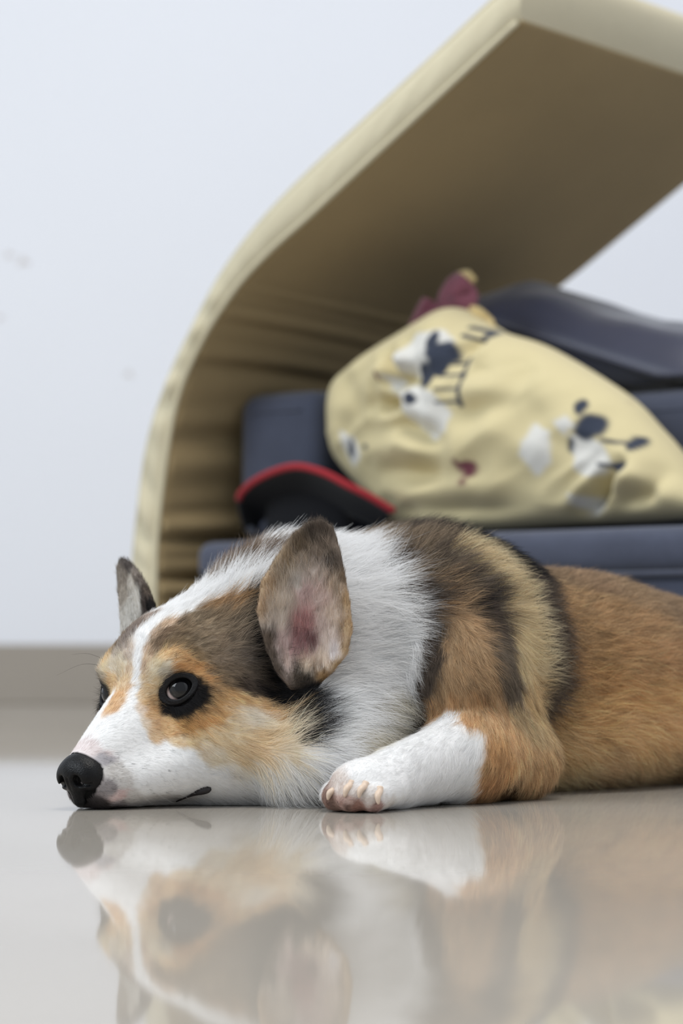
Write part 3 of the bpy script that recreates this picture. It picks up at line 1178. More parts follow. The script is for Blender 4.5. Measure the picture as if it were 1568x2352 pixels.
# ---- eyes
eye_mat, N_, L_, B_ = new_mat('eyeball')
tc_ = N_.new('ShaderNodeTexCoord')
dist_ = N_.new('ShaderNodeVectorMath')
dist_.operation = 'DISTANCE'
dist_.inputs[1].default_value = (0, 0, 1.0)
nz_ = N_.new('ShaderNodeVectorMath')
nz_.operation = 'NORMALIZE'
L_.new(tc_.outputs['Object'], nz_.inputs[0])
L_.new(nz_.outputs['Vector'], dist_.inputs[0])
cr_ = N_.new('ShaderNodeValToRGB')
els = cr_.color_ramp.elements
els[0].position = 0.0
els[0].color = (0.003, 0.003, 0.004, 1)
els[1].position = 0.42
els[1].color = (0.004, 0.004, 0.005, 1)
for p_, c_ in ((0.47, (0.014, 0.013, 0.013)), (0.68, (0.022, 0.020, 0.019)), (0.74, (0.006, 0.006, 0.007)), (0.80, (0.012, 0.010, 0.010)), (0.92, (0.42, 0.32, 0.30)), (1.0, (0.50, 0.40, 0.38))):
    e_ = els.new(p_)
    e_.color = (*c_, 1)
L_.new(dist_.outputs['Value'], cr_.inputs['Fac'])
L_.new(cr_.outputs['Color'], B_.inputs['Base Color'])
B_.inputs['Roughness'].default_value = 0.06
setin(B_, 'Specular IOR Level', 0.4)
setin(B_, 'Coat Weight', 0.0)
setin(B_, 'Coat Roughness', 0.02)
lid_mat = mat_plain('eyelid_skin', srgb(15, 14, 16), rough=0.6, spec=0.25, bump=0.3, bscale=900)


def eye_frame(s):
    g = GAZE * np.array([1, s, 1])
    up = np.array([0, 0, 1.0])
    side = np.cross(up, g)
    side /= np.linalg.norm(side)
    up = np.cross(g, side)
    return g, side, up       # side points towards +y side of head for either eye


LOOK = {1: np.array([0.62, 0.74, 0.27]), -1: np.array([0.93, -0.15, 0.30])}


def build_eye(s):
    c = EYE_C * np.array([1, s, 1])
    g, side, up = eye_frame(s)
    bm = bmesh.new()
    bmesh.ops.create_uvsphere(bm, u_segments=48, v_segments=32, radius=EYE_R * CM)
    for v in bm.verts:                       # cornea bulge about local +z
        d = v.co.normalized()
        if d.z > 0.75:
            v.co *= 1 + 0.05 * ((d.z - 0.75) / 0.25) ** 0.8
    o = bm_obj('eye', bm, eye_mat, dog)
    look = HEAD_R @ (LOOK[s] / np.linalg.norm(LOOK[s]))
    o.location = h2d(c) * CM
    o.rotation_euler = Vector(look).to_track_quat('Z', 'Y').to_euler()
    # lids: black skin from the almond opening on the eyeball out onto the face
    n, m = 72, 14
    tilt = 0.30
    P0, lat = [], []
    for i in range(n):
        w = 2 * math.pi * i / n
        ca, sa = math.cos(w), math.sin(w)
        k = s * ca                         # +1 towards the outer corner
        ix = 0.92 * ca
        iy = (0.70 if sa > 0 else 0.74) * math.copysign(abs(sa) ** 1.15, sa)
        ox = (1.38 if k > 0 else 1.48) * math.copysign(abs(ca) ** 1.1, ca)
        oy = (1.02 if sa > 0 else 1.08) * sa
        for j in range(m + 1):
            x = j / m
            qx, qy = ix * (1 - x) + ox * x, iy * (1 - x) + oy * x
            qy = qy + tilt * s * qx * 0.8
            lat.append((qx, qy, x))
    lat = np.array(lat)
    base = c + lat[:, :1] * side + lat[:, 1:2] * up
    r2 = lat[:, 0] ** 2 + lat[:, 1] ** 2
    # depth of the face along the gaze line
    dep = np.full(len(lat), 2.6)
    for _ in range(60):
        sdv = dog_raw(h2d(base + dep[:, None] * g))
        dep = np.where(sdv > 0.01, dep - np.maximum(sdv, 0.01) * 0.8, dep)
        dep = np.maximum(dep, -2.0)
    x = lat[:, 2]
    over = 0.02 + 0.09 * np.sin(np.clip(x * 3.0, 0, 1) * math.pi / 2)
    sph = np.sqrt(np.maximum((EYE_R + over) ** 2 - r2, 0)) - 6.0 * np.maximum(np.sqrt(r2) - EYE_R, 0)
    dd = np.where(x < 0.02, sph, smax(sph, dep + 0.04, 0.35))
    sink = np.clip((x - 0.72) / 0.28, 0, 1)
    dd = dd - 0.22 * sink ** 1.5
    V = h2d(base + dd[:, None] * g) * CM
    F = []
    for i in range(n):
        i2 = (i + 1) % n
        for j in range(m):
            F.append((i * (m + 1) + j, i * (m + 1) + j + 1, i2 * (m + 1) + j + 1, i2 * (m + 1) + j))
    lid = mesh_obj('eyelid', V, F, lid_mat, dog)
    so = lid.modifiers.new('thick', 'SOLIDIFY')
    so.thickness = 0.0009
    so.offset = 0
    return o


for s in (1, -1):
    build_eye(s)
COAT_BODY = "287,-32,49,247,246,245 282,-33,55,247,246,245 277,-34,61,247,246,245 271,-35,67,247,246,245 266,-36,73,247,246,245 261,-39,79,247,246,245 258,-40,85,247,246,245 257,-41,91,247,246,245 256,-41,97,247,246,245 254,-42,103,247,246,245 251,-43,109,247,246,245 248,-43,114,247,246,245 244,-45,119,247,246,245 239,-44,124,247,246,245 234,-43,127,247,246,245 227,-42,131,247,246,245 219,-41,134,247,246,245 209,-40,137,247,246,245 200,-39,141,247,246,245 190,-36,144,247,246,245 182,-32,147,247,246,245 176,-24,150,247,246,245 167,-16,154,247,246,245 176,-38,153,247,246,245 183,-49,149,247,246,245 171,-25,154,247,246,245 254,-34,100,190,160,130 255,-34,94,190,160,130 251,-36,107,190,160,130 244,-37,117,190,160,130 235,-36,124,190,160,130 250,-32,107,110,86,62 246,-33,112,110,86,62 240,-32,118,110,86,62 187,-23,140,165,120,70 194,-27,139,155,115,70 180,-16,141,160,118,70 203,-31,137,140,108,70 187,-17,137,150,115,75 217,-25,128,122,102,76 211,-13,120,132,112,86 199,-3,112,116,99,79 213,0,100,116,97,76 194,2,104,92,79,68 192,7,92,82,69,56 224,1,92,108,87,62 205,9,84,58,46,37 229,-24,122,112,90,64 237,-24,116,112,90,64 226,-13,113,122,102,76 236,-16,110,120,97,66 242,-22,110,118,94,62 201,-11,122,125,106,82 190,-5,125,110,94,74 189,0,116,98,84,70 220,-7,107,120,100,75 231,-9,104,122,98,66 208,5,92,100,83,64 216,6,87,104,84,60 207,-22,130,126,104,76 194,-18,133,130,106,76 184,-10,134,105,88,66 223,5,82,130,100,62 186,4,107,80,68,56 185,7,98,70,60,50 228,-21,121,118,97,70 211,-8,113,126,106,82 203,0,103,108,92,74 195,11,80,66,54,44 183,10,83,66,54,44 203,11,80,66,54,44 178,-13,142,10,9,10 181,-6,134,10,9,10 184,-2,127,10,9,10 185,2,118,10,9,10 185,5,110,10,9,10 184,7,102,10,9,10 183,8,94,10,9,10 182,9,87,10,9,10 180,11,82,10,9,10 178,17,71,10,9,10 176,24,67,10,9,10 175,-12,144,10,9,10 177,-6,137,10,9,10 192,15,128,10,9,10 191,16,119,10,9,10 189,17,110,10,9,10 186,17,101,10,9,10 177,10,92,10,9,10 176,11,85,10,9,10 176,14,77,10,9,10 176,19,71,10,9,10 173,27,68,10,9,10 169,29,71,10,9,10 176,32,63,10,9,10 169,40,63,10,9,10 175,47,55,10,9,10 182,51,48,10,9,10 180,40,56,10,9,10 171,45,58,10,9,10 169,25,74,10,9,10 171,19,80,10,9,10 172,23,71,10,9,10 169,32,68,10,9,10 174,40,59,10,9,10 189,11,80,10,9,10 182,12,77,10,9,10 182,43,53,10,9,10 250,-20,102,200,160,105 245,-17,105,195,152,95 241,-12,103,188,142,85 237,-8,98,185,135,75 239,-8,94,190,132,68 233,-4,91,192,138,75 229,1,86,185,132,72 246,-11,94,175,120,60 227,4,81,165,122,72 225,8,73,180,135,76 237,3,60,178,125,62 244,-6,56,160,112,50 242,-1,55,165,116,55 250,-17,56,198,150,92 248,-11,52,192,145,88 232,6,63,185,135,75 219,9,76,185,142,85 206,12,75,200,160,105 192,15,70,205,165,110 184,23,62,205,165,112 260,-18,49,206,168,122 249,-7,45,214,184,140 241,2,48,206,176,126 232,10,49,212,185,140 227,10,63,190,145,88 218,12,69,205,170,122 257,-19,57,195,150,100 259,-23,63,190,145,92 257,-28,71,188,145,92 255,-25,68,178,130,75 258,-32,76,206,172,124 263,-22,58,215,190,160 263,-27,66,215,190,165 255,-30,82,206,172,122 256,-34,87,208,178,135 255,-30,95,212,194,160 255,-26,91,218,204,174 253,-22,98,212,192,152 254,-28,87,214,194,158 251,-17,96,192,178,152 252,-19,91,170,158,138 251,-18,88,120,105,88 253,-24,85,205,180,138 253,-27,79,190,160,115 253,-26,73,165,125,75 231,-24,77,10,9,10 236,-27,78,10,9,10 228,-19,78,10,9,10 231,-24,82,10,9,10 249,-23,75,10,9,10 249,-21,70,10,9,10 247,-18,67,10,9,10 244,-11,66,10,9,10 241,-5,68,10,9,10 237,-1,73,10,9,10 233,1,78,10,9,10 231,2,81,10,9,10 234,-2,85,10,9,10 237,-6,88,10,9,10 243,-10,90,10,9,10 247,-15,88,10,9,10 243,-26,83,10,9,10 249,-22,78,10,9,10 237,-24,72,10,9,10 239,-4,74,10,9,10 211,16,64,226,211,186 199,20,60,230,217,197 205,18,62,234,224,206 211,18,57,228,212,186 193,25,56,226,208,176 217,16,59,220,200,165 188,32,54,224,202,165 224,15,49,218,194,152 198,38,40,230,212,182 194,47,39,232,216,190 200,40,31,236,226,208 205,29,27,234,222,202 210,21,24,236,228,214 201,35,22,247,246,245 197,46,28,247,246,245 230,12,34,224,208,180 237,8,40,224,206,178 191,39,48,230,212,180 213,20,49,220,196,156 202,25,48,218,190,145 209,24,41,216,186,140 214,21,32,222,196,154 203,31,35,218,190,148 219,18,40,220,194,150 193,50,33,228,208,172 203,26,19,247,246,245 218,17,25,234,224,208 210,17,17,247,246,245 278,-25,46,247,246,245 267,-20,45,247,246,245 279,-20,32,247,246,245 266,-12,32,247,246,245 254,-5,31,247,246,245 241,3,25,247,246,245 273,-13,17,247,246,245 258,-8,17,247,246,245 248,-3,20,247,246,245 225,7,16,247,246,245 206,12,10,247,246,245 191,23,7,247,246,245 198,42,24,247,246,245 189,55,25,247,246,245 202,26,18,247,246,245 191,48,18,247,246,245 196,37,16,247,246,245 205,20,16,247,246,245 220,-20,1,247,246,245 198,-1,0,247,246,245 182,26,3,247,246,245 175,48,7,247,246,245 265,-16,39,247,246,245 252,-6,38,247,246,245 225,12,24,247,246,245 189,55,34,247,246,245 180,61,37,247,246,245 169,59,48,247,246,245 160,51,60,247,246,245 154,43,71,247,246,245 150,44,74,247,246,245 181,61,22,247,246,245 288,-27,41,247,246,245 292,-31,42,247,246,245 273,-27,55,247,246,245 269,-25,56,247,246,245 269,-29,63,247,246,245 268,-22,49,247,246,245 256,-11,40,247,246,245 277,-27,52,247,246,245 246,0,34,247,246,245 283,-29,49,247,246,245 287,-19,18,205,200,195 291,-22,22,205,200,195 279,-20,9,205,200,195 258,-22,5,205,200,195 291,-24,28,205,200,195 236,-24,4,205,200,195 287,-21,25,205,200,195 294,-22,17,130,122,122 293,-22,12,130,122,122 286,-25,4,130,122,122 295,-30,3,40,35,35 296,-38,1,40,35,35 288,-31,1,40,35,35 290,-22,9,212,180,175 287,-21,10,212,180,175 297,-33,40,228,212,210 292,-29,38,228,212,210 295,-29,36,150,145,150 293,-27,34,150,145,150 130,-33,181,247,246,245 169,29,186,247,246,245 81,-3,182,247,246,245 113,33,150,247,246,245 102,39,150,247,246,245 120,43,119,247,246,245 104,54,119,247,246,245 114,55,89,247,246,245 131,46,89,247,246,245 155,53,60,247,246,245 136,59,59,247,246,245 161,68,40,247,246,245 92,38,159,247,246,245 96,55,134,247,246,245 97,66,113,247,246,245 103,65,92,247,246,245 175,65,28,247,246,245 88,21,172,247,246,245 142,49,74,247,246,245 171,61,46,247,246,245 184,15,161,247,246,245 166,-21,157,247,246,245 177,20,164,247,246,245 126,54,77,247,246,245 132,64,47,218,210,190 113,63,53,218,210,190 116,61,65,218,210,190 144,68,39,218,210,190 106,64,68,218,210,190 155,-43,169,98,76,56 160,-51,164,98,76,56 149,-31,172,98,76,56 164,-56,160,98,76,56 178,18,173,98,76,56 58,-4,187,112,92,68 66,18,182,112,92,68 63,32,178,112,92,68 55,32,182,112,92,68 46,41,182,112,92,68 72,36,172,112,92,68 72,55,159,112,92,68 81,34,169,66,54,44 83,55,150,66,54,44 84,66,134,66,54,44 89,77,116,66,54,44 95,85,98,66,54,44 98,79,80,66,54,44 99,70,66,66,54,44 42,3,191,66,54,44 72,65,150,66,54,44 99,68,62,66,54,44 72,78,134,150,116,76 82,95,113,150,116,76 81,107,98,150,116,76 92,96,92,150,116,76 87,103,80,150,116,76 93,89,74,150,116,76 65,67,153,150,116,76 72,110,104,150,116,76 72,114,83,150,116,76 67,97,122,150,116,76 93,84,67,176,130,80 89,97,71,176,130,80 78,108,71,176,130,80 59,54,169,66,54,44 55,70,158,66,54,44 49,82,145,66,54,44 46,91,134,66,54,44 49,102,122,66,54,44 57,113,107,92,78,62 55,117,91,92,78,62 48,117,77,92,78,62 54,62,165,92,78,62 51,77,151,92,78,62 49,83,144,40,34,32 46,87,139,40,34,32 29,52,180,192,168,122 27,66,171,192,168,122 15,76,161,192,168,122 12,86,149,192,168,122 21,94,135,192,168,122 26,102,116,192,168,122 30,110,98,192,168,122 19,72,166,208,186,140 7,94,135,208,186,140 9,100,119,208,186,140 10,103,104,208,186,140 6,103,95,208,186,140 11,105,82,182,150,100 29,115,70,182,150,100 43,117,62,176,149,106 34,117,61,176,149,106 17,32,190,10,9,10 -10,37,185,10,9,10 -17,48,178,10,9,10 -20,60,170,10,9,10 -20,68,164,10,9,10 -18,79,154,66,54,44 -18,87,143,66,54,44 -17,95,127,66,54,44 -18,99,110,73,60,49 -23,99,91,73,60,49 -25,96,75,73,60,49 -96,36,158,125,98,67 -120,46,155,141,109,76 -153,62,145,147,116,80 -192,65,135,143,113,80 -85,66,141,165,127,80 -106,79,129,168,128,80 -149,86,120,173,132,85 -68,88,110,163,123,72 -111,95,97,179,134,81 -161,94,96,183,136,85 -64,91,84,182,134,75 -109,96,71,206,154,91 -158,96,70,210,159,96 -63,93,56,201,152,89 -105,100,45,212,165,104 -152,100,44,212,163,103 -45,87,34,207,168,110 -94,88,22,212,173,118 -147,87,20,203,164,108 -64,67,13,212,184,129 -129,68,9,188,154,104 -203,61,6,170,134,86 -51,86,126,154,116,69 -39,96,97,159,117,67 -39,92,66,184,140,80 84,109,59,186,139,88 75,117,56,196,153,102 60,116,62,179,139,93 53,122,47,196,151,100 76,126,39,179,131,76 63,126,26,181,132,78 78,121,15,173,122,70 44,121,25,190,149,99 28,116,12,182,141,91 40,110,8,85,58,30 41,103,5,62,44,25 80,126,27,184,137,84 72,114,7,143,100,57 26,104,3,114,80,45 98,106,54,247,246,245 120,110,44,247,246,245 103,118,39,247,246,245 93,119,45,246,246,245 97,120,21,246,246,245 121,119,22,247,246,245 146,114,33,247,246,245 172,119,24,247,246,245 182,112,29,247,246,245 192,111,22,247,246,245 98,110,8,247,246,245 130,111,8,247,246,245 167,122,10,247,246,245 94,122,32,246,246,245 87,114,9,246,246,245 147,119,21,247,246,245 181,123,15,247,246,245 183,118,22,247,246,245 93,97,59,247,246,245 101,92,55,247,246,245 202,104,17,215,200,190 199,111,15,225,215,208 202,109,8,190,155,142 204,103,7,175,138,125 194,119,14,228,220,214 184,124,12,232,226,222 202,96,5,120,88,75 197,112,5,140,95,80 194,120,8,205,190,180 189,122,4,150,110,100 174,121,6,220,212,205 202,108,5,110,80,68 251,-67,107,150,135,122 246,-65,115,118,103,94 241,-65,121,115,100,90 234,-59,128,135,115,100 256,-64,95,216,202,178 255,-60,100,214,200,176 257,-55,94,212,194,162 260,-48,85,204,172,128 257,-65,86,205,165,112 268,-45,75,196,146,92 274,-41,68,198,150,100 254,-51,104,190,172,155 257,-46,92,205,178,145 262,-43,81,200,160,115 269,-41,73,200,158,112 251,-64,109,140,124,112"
COAT_EAR_NEAR = "157,42,189,66,54,44 161,37,185,66,54,44 168,29,176,88,70,50 176,21,164,131,107,76 185,15,150,153,121,83 191,14,136,144,112,78 110,15,168,66,54,44 151,53,155,82,62,42 150,57,140,142,110,71 152,60,122,151,117,76 154,58,107,149,116,76 155,51,96,140,106,62 159,41,89,110,76,36 165,32,85,30,24,18 162,34,80,10,9,10 168,28,89,46,36,24 182,21,94,66,54,44 188,17,113,70,56,44 186,19,103,66,54,44 158,40,173,127,108,90 166,30,167,147,128,108 162,35,158,178,158,144 170,26,152,188,178,167 174,21,140,215,199,181 179,18,125,224,208,192 165,29,143,204,169,164 158,39,140,197,169,158 162,26,125,184,124,124 163,23,113,149,90,92 159,28,110,108,60,62 166,22,104,184,133,133 175,19,110,208,181,175 174,22,98,226,199,188 157,38,122,215,192,181 155,45,128,208,185,164 156,42,110,226,206,192 156,48,104,241,230,230 158,40,98,245,222,199 153,48,149,178,151,124 164,29,95,226,199,169 182,17,134,178,158,135 176,21,155,156,135,110 154,46,167,70,58,48"
COAT_EAR_FAR = "183,-138,167,66,58,54 184,-120,159,75,64,56 188,-107,147,66,54,44 184,-133,153,188,180,168 185,-126,144,208,202,192 182,-143,158,122,110,98 182,-144,146,140,128,114 183,-135,137,190,185,176 190,-111,141,60,50,45 193,-102,135,10,9,10 186,-125,160,110,98,88"


# ---- coat colours: sparse marking points on the animal (mm in the dog frame, sRGB), spread to skin and hair
def parse_coat(s):
    a = np.array([[float(v) for v in q.split(',')] for q in s.split()])
    return a[:, :3] / 10.0, tone(np.array([srgb(*c) for c in a[:, 3:6]]))


def tone(c):
    """hair darkens and saturates what lies between it; start from a paler tone"""
    c = c ** 0.76
    g = c.mean(1, keepdims=True)
    c = c * 0.84 + g * 0.16
    mid = np.clip((g - 0.06) / 0.1, 0, 1) * np.clip((0.75 - g) / 0.3, 0, 1)
    return c * (1 + 0.17 * mid)


def with_mirror(P, C):
    Q = d2h(P)
    head = Q[:, 0] > -9.0
    M = P * np.array([1, -1, 1])
    M[head] = h2d(Q[head] * np.array([1, -1, 1]))
    keep = np.where(head, Q[:, 1] > 0.8, P[:, 1] > 1.5)
    # a mirrored point gives way to markings already given on that side
    d = np.linalg.norm(M[:, None] - P[None], axis=2).min(1)
    keep &= d > 1.2
    return np.vstack([P, M[keep]]), np.vstack([C, C[keep]])


CB = with_mirror(*parse_coat(COAT_BODY))
CEN = parse_coat(COAT_EAR_NEAR)
CEF = parse_coat(COAT_EAR_FAR)


def spread(P, ctrl, power=5.0, eps=0.12):
    C, col = ctrl
    out = np.empty((len(P), 3), np.float32)
    C32 = C.astype(np.float32)
    cc = (C32 ** 2).sum(1)
    for i in range(0, len(P), 40000):
        p = P[i:i + 40000].astype(np.float32)
        d2 = np.maximum((p ** 2).sum(1)[:, None] + cc[None] - 2 * p @ C32.T, 0) + eps
        d2 /= d2.min(1, keepdims=True)
        w = d2 ** (-power)
        out[i:i + 40000] = (w @ col.astype(np.float32)) / w.sum(1, keepdims=True)
    return out


def ear_mask(P):
    Q = d2h(P)
    m1 = np.zeros(len(P), bool)
    m2 = np.zeros(len(P), bool)
    box = (Q[:, 2] > 7) & (Q[:, 0] < 0)
    Qb = Q[box]
    raw = np.full(len(Qb), 8.0)
    Pb = P[box]
    for pr in PRIMS:
        raw = np.minimum(raw, prim_sd(Pb, pr))
    m1[box] = (sd_ear(Qb, 1) < 0.12) & (raw > 0.12)
    m2[box] = (sd_ear(Qb, -1) < 0.12) & (raw > 0.12)
    return m1, m2


def coat_color(P):
    c = spread(P, CB)
    m1, m2 = ear_mask(P)
    if m1.any():
        c[m1] = spread(P[m1], CEN, 2.2)
    if m2.any():
        c[m2] = spread(P[m2], CEF, 3.0)
    Qn = d2h(P)
    ns = nose_sd(Qn)
    nz = (ns < 0.06) | ((ns < 0.5) & (Qn[:, 0] > 5.55) & (Qn[:, 2] < 3.2))
    c[nz] = 0.006
    return c, m1, m2


COATV, _m1, _m2 = coat_color(DV)
body.data.attributes['coat'].data.foreach_set('color', np.hstack([COATV * 0.85, np.ones((len(DV), 1), np.float32)]).astype(np.float32).ravel())

# ---- fur
FUR_KIND = {  # length cm, lift, hairs per cm2, radius cm
    'trunk': (2.3, 0.36, 60, 0.0105), 'neck': (2.9, 0.38, 68, 0.0098), 'arm': (1.3, 0.26, 90, 0.0075), 'fore': (0.95, 0.26, 120, 0.0065),
    'paw': (0.42, 0.30, 170, 0.0055), 'skull': (0.85, 0.24, 150, 0.0062), 'muzzle': (0.42, 0.22, 210, 0.0050),
    'cheek': (0.95, 0.26, 120, 0.0065), 'jaw': (0.8, 0.22, 130, 0.0060), 'ear': (0.50, 0.25, 170, 0.0055)}


def prim_kind(i, pr):
    if pr[0] == 'B':
        c = np.array(pr[2], float)
        r = max(pr[3]) if pr[1] == 'ell' else max(pr[4], pr[5])
        if c[0] < 2 and r > 6.5 or c[0] < -20:
            return 'trunk'
        if r > 4.8 and abs(c[1]) < 6:
            return 'neck'
        if r > 4.0:
            return 'arm'
        if r >= 2.65 and c[0] < 6:
            return 'arm'
        if c[0] < 15 and r > 1.9:
            return 'fore'
        return 'paw'
    c = pr[2]
    if pr[1] == 'cone':
        return 'jaw' if pr[5] == 4.0 else 'muzzle'
    return 'cheek' if c[2] < 6 else 'skull'


KINDS = list(FUR_KIND)


def build_fur():
    rng = np.random.default_rng(11)
    tri = np.vstack([DQ[:, [0, 1, 2]], DQ[:, [0, 2, 3]]])
    A, B2, C2 = DV[tri[:, 0]], DV[tri[:, 1]], DV[tri[:, 2]]
    area = 0.5 * np.linalg.norm(np.cross(B2 - A, C2 - A), axis=1)
    cen = (A + B2 + C2) / 3
    # which kind of coat grows where
    sd = np.stack([prim_sd(cen, pr) for pr in PRIMS], 1)
    kinds = np.array([KINDS.index(prim_kind(i, pr)) for i, pr in enumerate(PRIMS)])
    W = np.zeros((len(cen), len(KINDS)))
    e = np.exp(-(sd - sd.min(1, keepdims=True)) / 0.5)
    for k in range(len(KINDS)):
        m = kinds == k
        if m.any():
            W[:, k] = e[:, m].max(1)
    m1, m2 = ear_mask(cen)
    W[m1 | m2] = 0
    W[m1 | m2, KINDS.index('ear')] = 1
    W /= W.sum(1, keepdims=True)
    tab = np.array([FUR_KIND[k] for k in KINDS])
    attr = W @ tab
    dens = attr[:, 2] * np.where(cen[:, 0] < -24, 0.6, 1.0)
    # bare places: under the body, eyes, nose, inside of the ears thinner
    dens[cen[:, 2] < 0.14] = 0
    Q = d2h(cen)
    for s in (1, -1):
        ec = EYE_C * np.array([1, s, 1])
        de = np.linalg.norm((Q - ec) @ np.stack(eye_frame(s), 1) * np.array([0.6, 0.66, 0.95]), axis=1)
        dens *= np.clip((de - 0.84) / 0.10, 0, 1)
    nd = nose_sd(Q[:, None, :])[:, 0]
    dens[nd < 0.10] = 0
    cnt = rng.poisson(area * dens)
    ti = np.repeat(np.arange(len(tri)), cnt)
    n = len(ti)
    r1, r2 = np.sqrt(rng.random(n)), rng.random(n)
    P = A[ti] * (1 - r1)[:, None] + B2[ti] * (r1 * (1 - r2))[:, None] + C2[ti] * (r1 * r2)[:, None]
    Nn = field_grad(DF, DLO, DH, P)
    att = attr[ti]
    w = W[ti]
    # hair direction by kind
    Qp = d2h(P)
    sg = np.tanh(Qp[:, 1] / 1.2)
    def hd(x, y, z):
        v = np.stack([np.full(n, x, float), y * sg, np.full(n, z, float)], 1)
        return v @ HEAD_R.T
    def bd(x, y, z):
        return np.tile(np.array([x, y, z], float), (n, 1))
    low = np.clip((9 - P[:, 2]) / 9, 0, 1)[:, None]
    D = {'trunk': bd(-1, 0, -0.05) + low * np.array([0, 0, -0.35]), 'neck': bd(-0.95, 0.0, -0.12) + low * np.array([0, 0, -0.5]), 'arm': bd(-0.35, 0, -0.9),
         'fore': bd(0.75, 0, -0.65), 'paw': bd(1, 0, -0.3), 'skull': hd(-1, 0.15, 0.25), 'muzzle': hd(-1, 0.35, -0.1),
         'cheek': hd(-1, 0.2, -0.35), 'jaw': hd(-1, 0.2, -0.2)}
    upv = np.tile(HEAD_R @ np.array([0, 0, 1.0]), (n, 1))
    D['ear'] = upv
    d = np.zeros((n, 3))
    for k, name in enumerate(KINDS):
        d += w[:, k:k + 1] * D[name]
    # hair radiates away from the eyes and swirls a little
    for s in (1, -1):
        ec = EYE_C * np.array([1, s, 1])
        v = Qp - ec
        dist = np.linalg.norm(v, axis=1, keepdims=True)
        d += (v / dist) @ HEAD_R.T * 1.1 * np.exp(-((dist - EYE_R) / 0.7) ** 2)
    sw = np.stack([vnoise(P * 0.35 + 3), vnoise(P * 0.35 + 17), vnoise(P * 0.35 + 31)], 1) - 0.5
    d += sw * 0.7
    d -= (d * Nn).sum(1, keepdims=True) * Nn
    d /= np.linalg.norm(d, axis=1, keepdims=True) + 1e-9
    # clumps: neighbours share a sway
    key = np.floor(P / 0.42).astype(np.int64)
    key = (key[:, 0] * 73856093) ^ (key[:, 1] * 19349663) ^ (key[:, 2] * 83492791)
    _, inv = np.unique(key, return_inverse=True)
    csw = rng.normal(size=(inv.max() + 1, 3))[inv]
    cbr = rng.normal(size=(inv.max() + 1, 1))[inv]
    L = att[:, 0] * (0.62 + 0.5 * rng.random(n))
    lift = att[:, 1] * (0.7 + 0.6 * rng.random(n))
    ears = w[:, KINDS.index('ear')] > 0.5
    d = d + 0.16 * csw + 0.14 * rng.normal(size=(n, 3))
    d -= (d * Nn).sum(1, keepdims=True) * Nn
    d /= np.linalg.norm(d, axis=1, keepdims=True) + 1e-9
    # long pale hair on the open side of the ears
    Qe = Qp[ears]
    a_, c_, n_ = _ear_coords(Qe, 1)
    front = (n_ > ear_sheet(a_, c_)) & (poly_sd(a_, c_, EAR_OUT) < -0.55)
    Le = L[ears]
    Le[front] *= 2.1
    L[ears] = Le
    tuft = np.zeros(n, bool)
    tuft[np.where(ears)[0][front]] = rng.random(front.sum()) < 0.30
    tuft &= (P[:, 2] < 16.5)
    K = 6
    s_ = np.linspace(0, 1, K)
    d0 = d * np.cos(lift * 1.6)[:, None] + Nn * np.sin(lift * 1.6)[:, None]
    bend = d * 0.45 - Nn * (0.55 * np.sin(lift * 1.6))[:, None] + np.array([0, 0, -0.06]) + 0.10 * rng.normal(size=(n, 3)) + 0.10 * csw
    pts = P[:, None, :] - Nn[:, None, :] * 0.03 + L[:, None, None] * (s_[None, :, None] * d0[:, None, :] * 0.8 + (s_ ** 2)[None, :, None] * bend[:, None, :] * 0.5)
    pts[..., 2] = np.maximum(pts[..., 2], 0.02 + 0.03 * s_[None, :])
    # colour: looked up a little way off along the hair so that edges are ragged
    look = P + d * (rng.normal(size=(n, 1)) * 0.16 * np.minimum(att[:, :1], 2.0)) + rng.normal(size=(n, 3)) * 0.06
    col, _, _ = coat_color(P)
    nb = ~ears
    col[nb] = spread(look[nb], CB)
    col[tuft] = 0.45 * col[tuft] + 0.55 * np.array([0.62, 0.56, 0.52])
    # dark pores on the whisker pads
    pad = (Qp[:, 0] > 0.8) & (Qp[:, 0] < 4.4) & (Qp[:, 2] < 3.8) & (Qp[:, 2] > 0.5) & (vnoise(P * 4.6 + 9) > 0.80)
    col[pad] *= 0.5
    lum = col.mean(1, keepdims=True)
    white = np.clip((lum - 0.42) / 0.25, 0, 1)
    jit = 1 + (1 - 0.75 * white) * (0.32 * rng.normal(size=(n, 1)) + 0.20 * cbr)
    col = np.clip(col * np.clip(jit, 0.45, 1.6), 0.004, 0.9)
    # ticked (sable) hair: darker tips on the mid-toned coat
    mid = np.clip((lum - 0.03) / 0.06, 0, 1) * (1 - white)
    tick = (rng.random((n, 1)) < 0.38) * mid * (w[:, [KINDS.index('trunk')]] + w[:, [KINDS.index('neck')]] + 0.5 * w[:, [KINDS.index('skull')]])
    shade = np.ones((n, K, 1))
    shade *= 1 - tick[:, None, :] * (np.clip((s_ - 0.45) / 0.4, 0, 1) * 0.55)[None, :, None]
    pale = (rng.random((n, 1)) < 0.2) * mid
    shade *= 1 + pale[:, None, :] * 0.35
    pc = np.clip(col[:, None, :] * shade, 0.003, 0.9)
    cv = bpy.data.hair_curves.new('fur')
    cv.add_curves([K] * n)
    cv.position_data.foreach_set('vector', (pts * CM).astype(np.float32).ravel())
    rad = (att[:, 3] * CM)[:, None] * (1 - 0.85 * s_ ** 1.6)[None, :]
    ra = cv.attributes.get('radius') or cv.attributes.new('radius', 'FLOAT', 'POINT')
    ra.data.foreach_set('value', rad.astype(np.float32).ravel())
    ca = cv.attributes.new('fur_color', 'FLOAT_COLOR', 'POINT')
    c4 = np.ones((n, K, 4), np.float32)
    c4[..., :3] = pc
    ca.data.foreach_set('color', c4.ravel())
    m, N, L_, Bs = new_mat('fur_hair')
    at = N.new('ShaderNodeAttribute')
    at.attribute_name = 'fur_color'
    L_.new(at.outputs['Color'], Bs.inputs['Base Color'])
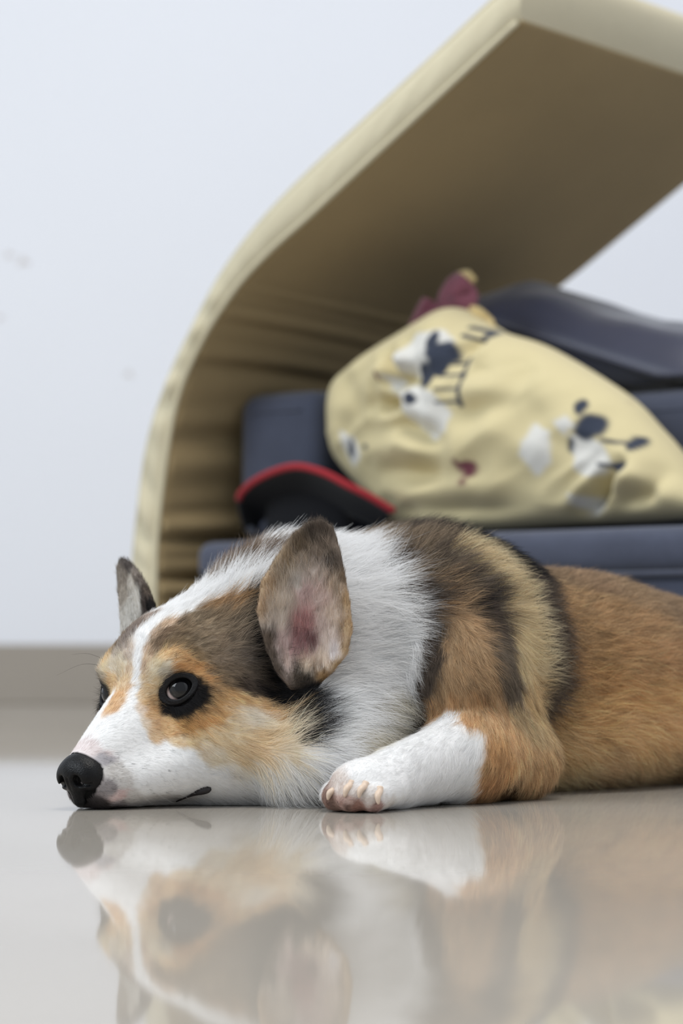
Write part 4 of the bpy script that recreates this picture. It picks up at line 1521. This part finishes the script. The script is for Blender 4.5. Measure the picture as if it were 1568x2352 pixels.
    Bs.inputs['Roughness'].default_value = 0.55
    setin(Bs, 'Specular IOR Level', 0.25)
    tr = N.new('ShaderNodeBsdfTranslucent')
    L_.new(at.outputs['Color'], tr.inputs['Color'])
    mx = N.new('ShaderNodeMixShader')
    mx.inputs[0].default_value = 0.35
    L_.new(Bs.outputs[0], mx.inputs[1])
    L_.new(tr.outputs[0], mx.inputs[2])
    L_.new(mx.outputs[0], N['Material Output'].inputs['Surface'])
    cv.materials.append(m)
    o = bpy.data.objects.new('fur', cv)
    COL.objects.link(o)
    o.parent = dog
    tag(o, kind='stuff')
    print('hairs', n)
    return o


if FUR:
    build_fur()

# ---- dark lip fold at the corner of the mouth
lip_mat = mat_plain('lip_skin', srgb(30, 25, 27), rough=0.4, spec=0.45)
LIP = [(22.70, 0.24, 1.31), (22.86, 0.12, 1.27), (23.2, -0.32, 1.12), (23.45, -0.85, 0.90), (23.60, -1.5, 0.64), (23.66, -2.2, 0.40)]
for s in (1, -1):
    pts = np.array(LIP)
    if s < 0:
        q = d2h(pts)
        pts = h2d(q * np.array([1, -1, 1]))
    pts = catmull(pts, 20)
    nn = dog_normal(pts)
    pts = pts + nn * 0.06
    u = np.linspace(0, 1, 20)
    V, F = tube([tuple(p * CM) for p in pts], list((0.06 + 0.21 * np.exp(-((u - 0.30) / 0.26) ** 2)) * CM), 10)
    mesh_obj('lip', V, F, lip_mat, dog)

# ---- claws of the near front paw
claw_mat = mat_plain('claw_horn', srgb(214, 192, 172), rough=0.4, spec=0.4, noise=0.1, nscale=300)
for (b, t) in (((20.05, 9.35, 1.45), (20.62, 9.25, 0.72)), ((19.80, 10.60, 1.80), (20.55, 10.75, 0.95)), ((19.30, 11.40, 1.75), (20.05, 11.55, 0.92)), ((18.72, 12.22, 1.42), (19.25, 12.62, 0.50))):
    b, t = np.array(b), np.array(t)
    t = b + (t - b) * 0.85
    mid = (b + t) / 2 + np.array([0.16, 0.05, 0.14])
    pts = catmull([b - (t - b) * 0.35, b, mid, t], 14)
    u = np.linspace(0, 1, 14)
    V, F = tube([tuple(p * CM) for p in pts], list((0.18 * (1 - u ** 5) + 0.06) * CM), 10)
    mesh_obj('claw', V, F, claw_mat, dog)

# ---- whiskers
wh_mat = mat_plain('whisker_white', srgb(232, 230, 225), rough=0.35, spec=0.4)
wd_mat = mat_plain('whisker_dark', srgb(40, 34, 32), rough=0.35, spec=0.4)
rnd = random.Random(5)
WH = [((3.6, 1.75, 2.0), (0.9, 3.2, 0.35)), ((3.0, 1.95, 1.9), (-0.6, 3.9, 0.4)), ((3.3, 1.9, 1.4), (0.4, 3.4, 0.15)), ((2.6, 2.1, 1.6), (-1.3, 4.3, 0.6)),
      ((2.4, 2.2, 2.4), (-1.0, 4.6, 1.0)), ((3.9, 1.6, 1.5), (1.8, 2.9, 0.12))]
for s in (1, -1):
    for (a, b) in WH:
        a = np.array(a) * np.array([1, s, 1])
        b = np.array(b) * np.array([1, s, 1])
        md = (a + b) / 2 + np.array([0.1, 0.25 * s, 0.25])
        pts = h2d(catmull([a, md, b], 12))
        pts[:, 2] = np.maximum(pts[:, 2], 0.06)
        u = np.linspace(0, 1, 12)
        V, F = tube([tuple(p * CM) for p in pts], list((0.012 * (1 - u) + 0.003) * CM), 5)
        mesh_obj('whisker', V, F, wh_mat, dog)
for (a, m_, b) in (((-0.6, -3.2, 9.5), (0.6, -4.8, 9.9), (1.6, -6.6, 9.2)), ((-0.7, -3.3, 9.9), (0.3, -4.6, 10.6), (1.0, -5.6, 10.6)), ((-0.6, 3.2, 9.6), (0.6, 4.4, 10.2), (1.2, 5.2, 10.0))):
    pts = h2d(catmull([a, m_, b], 14))
    u = np.linspace(0, 1, 14)
    V, F = tube([tuple(p * CM) for p in pts], list((0.010 * (1 - u) + 0.003) * CM), 5)
    mesh_obj('whisker', V, F, wd_mat, dog)
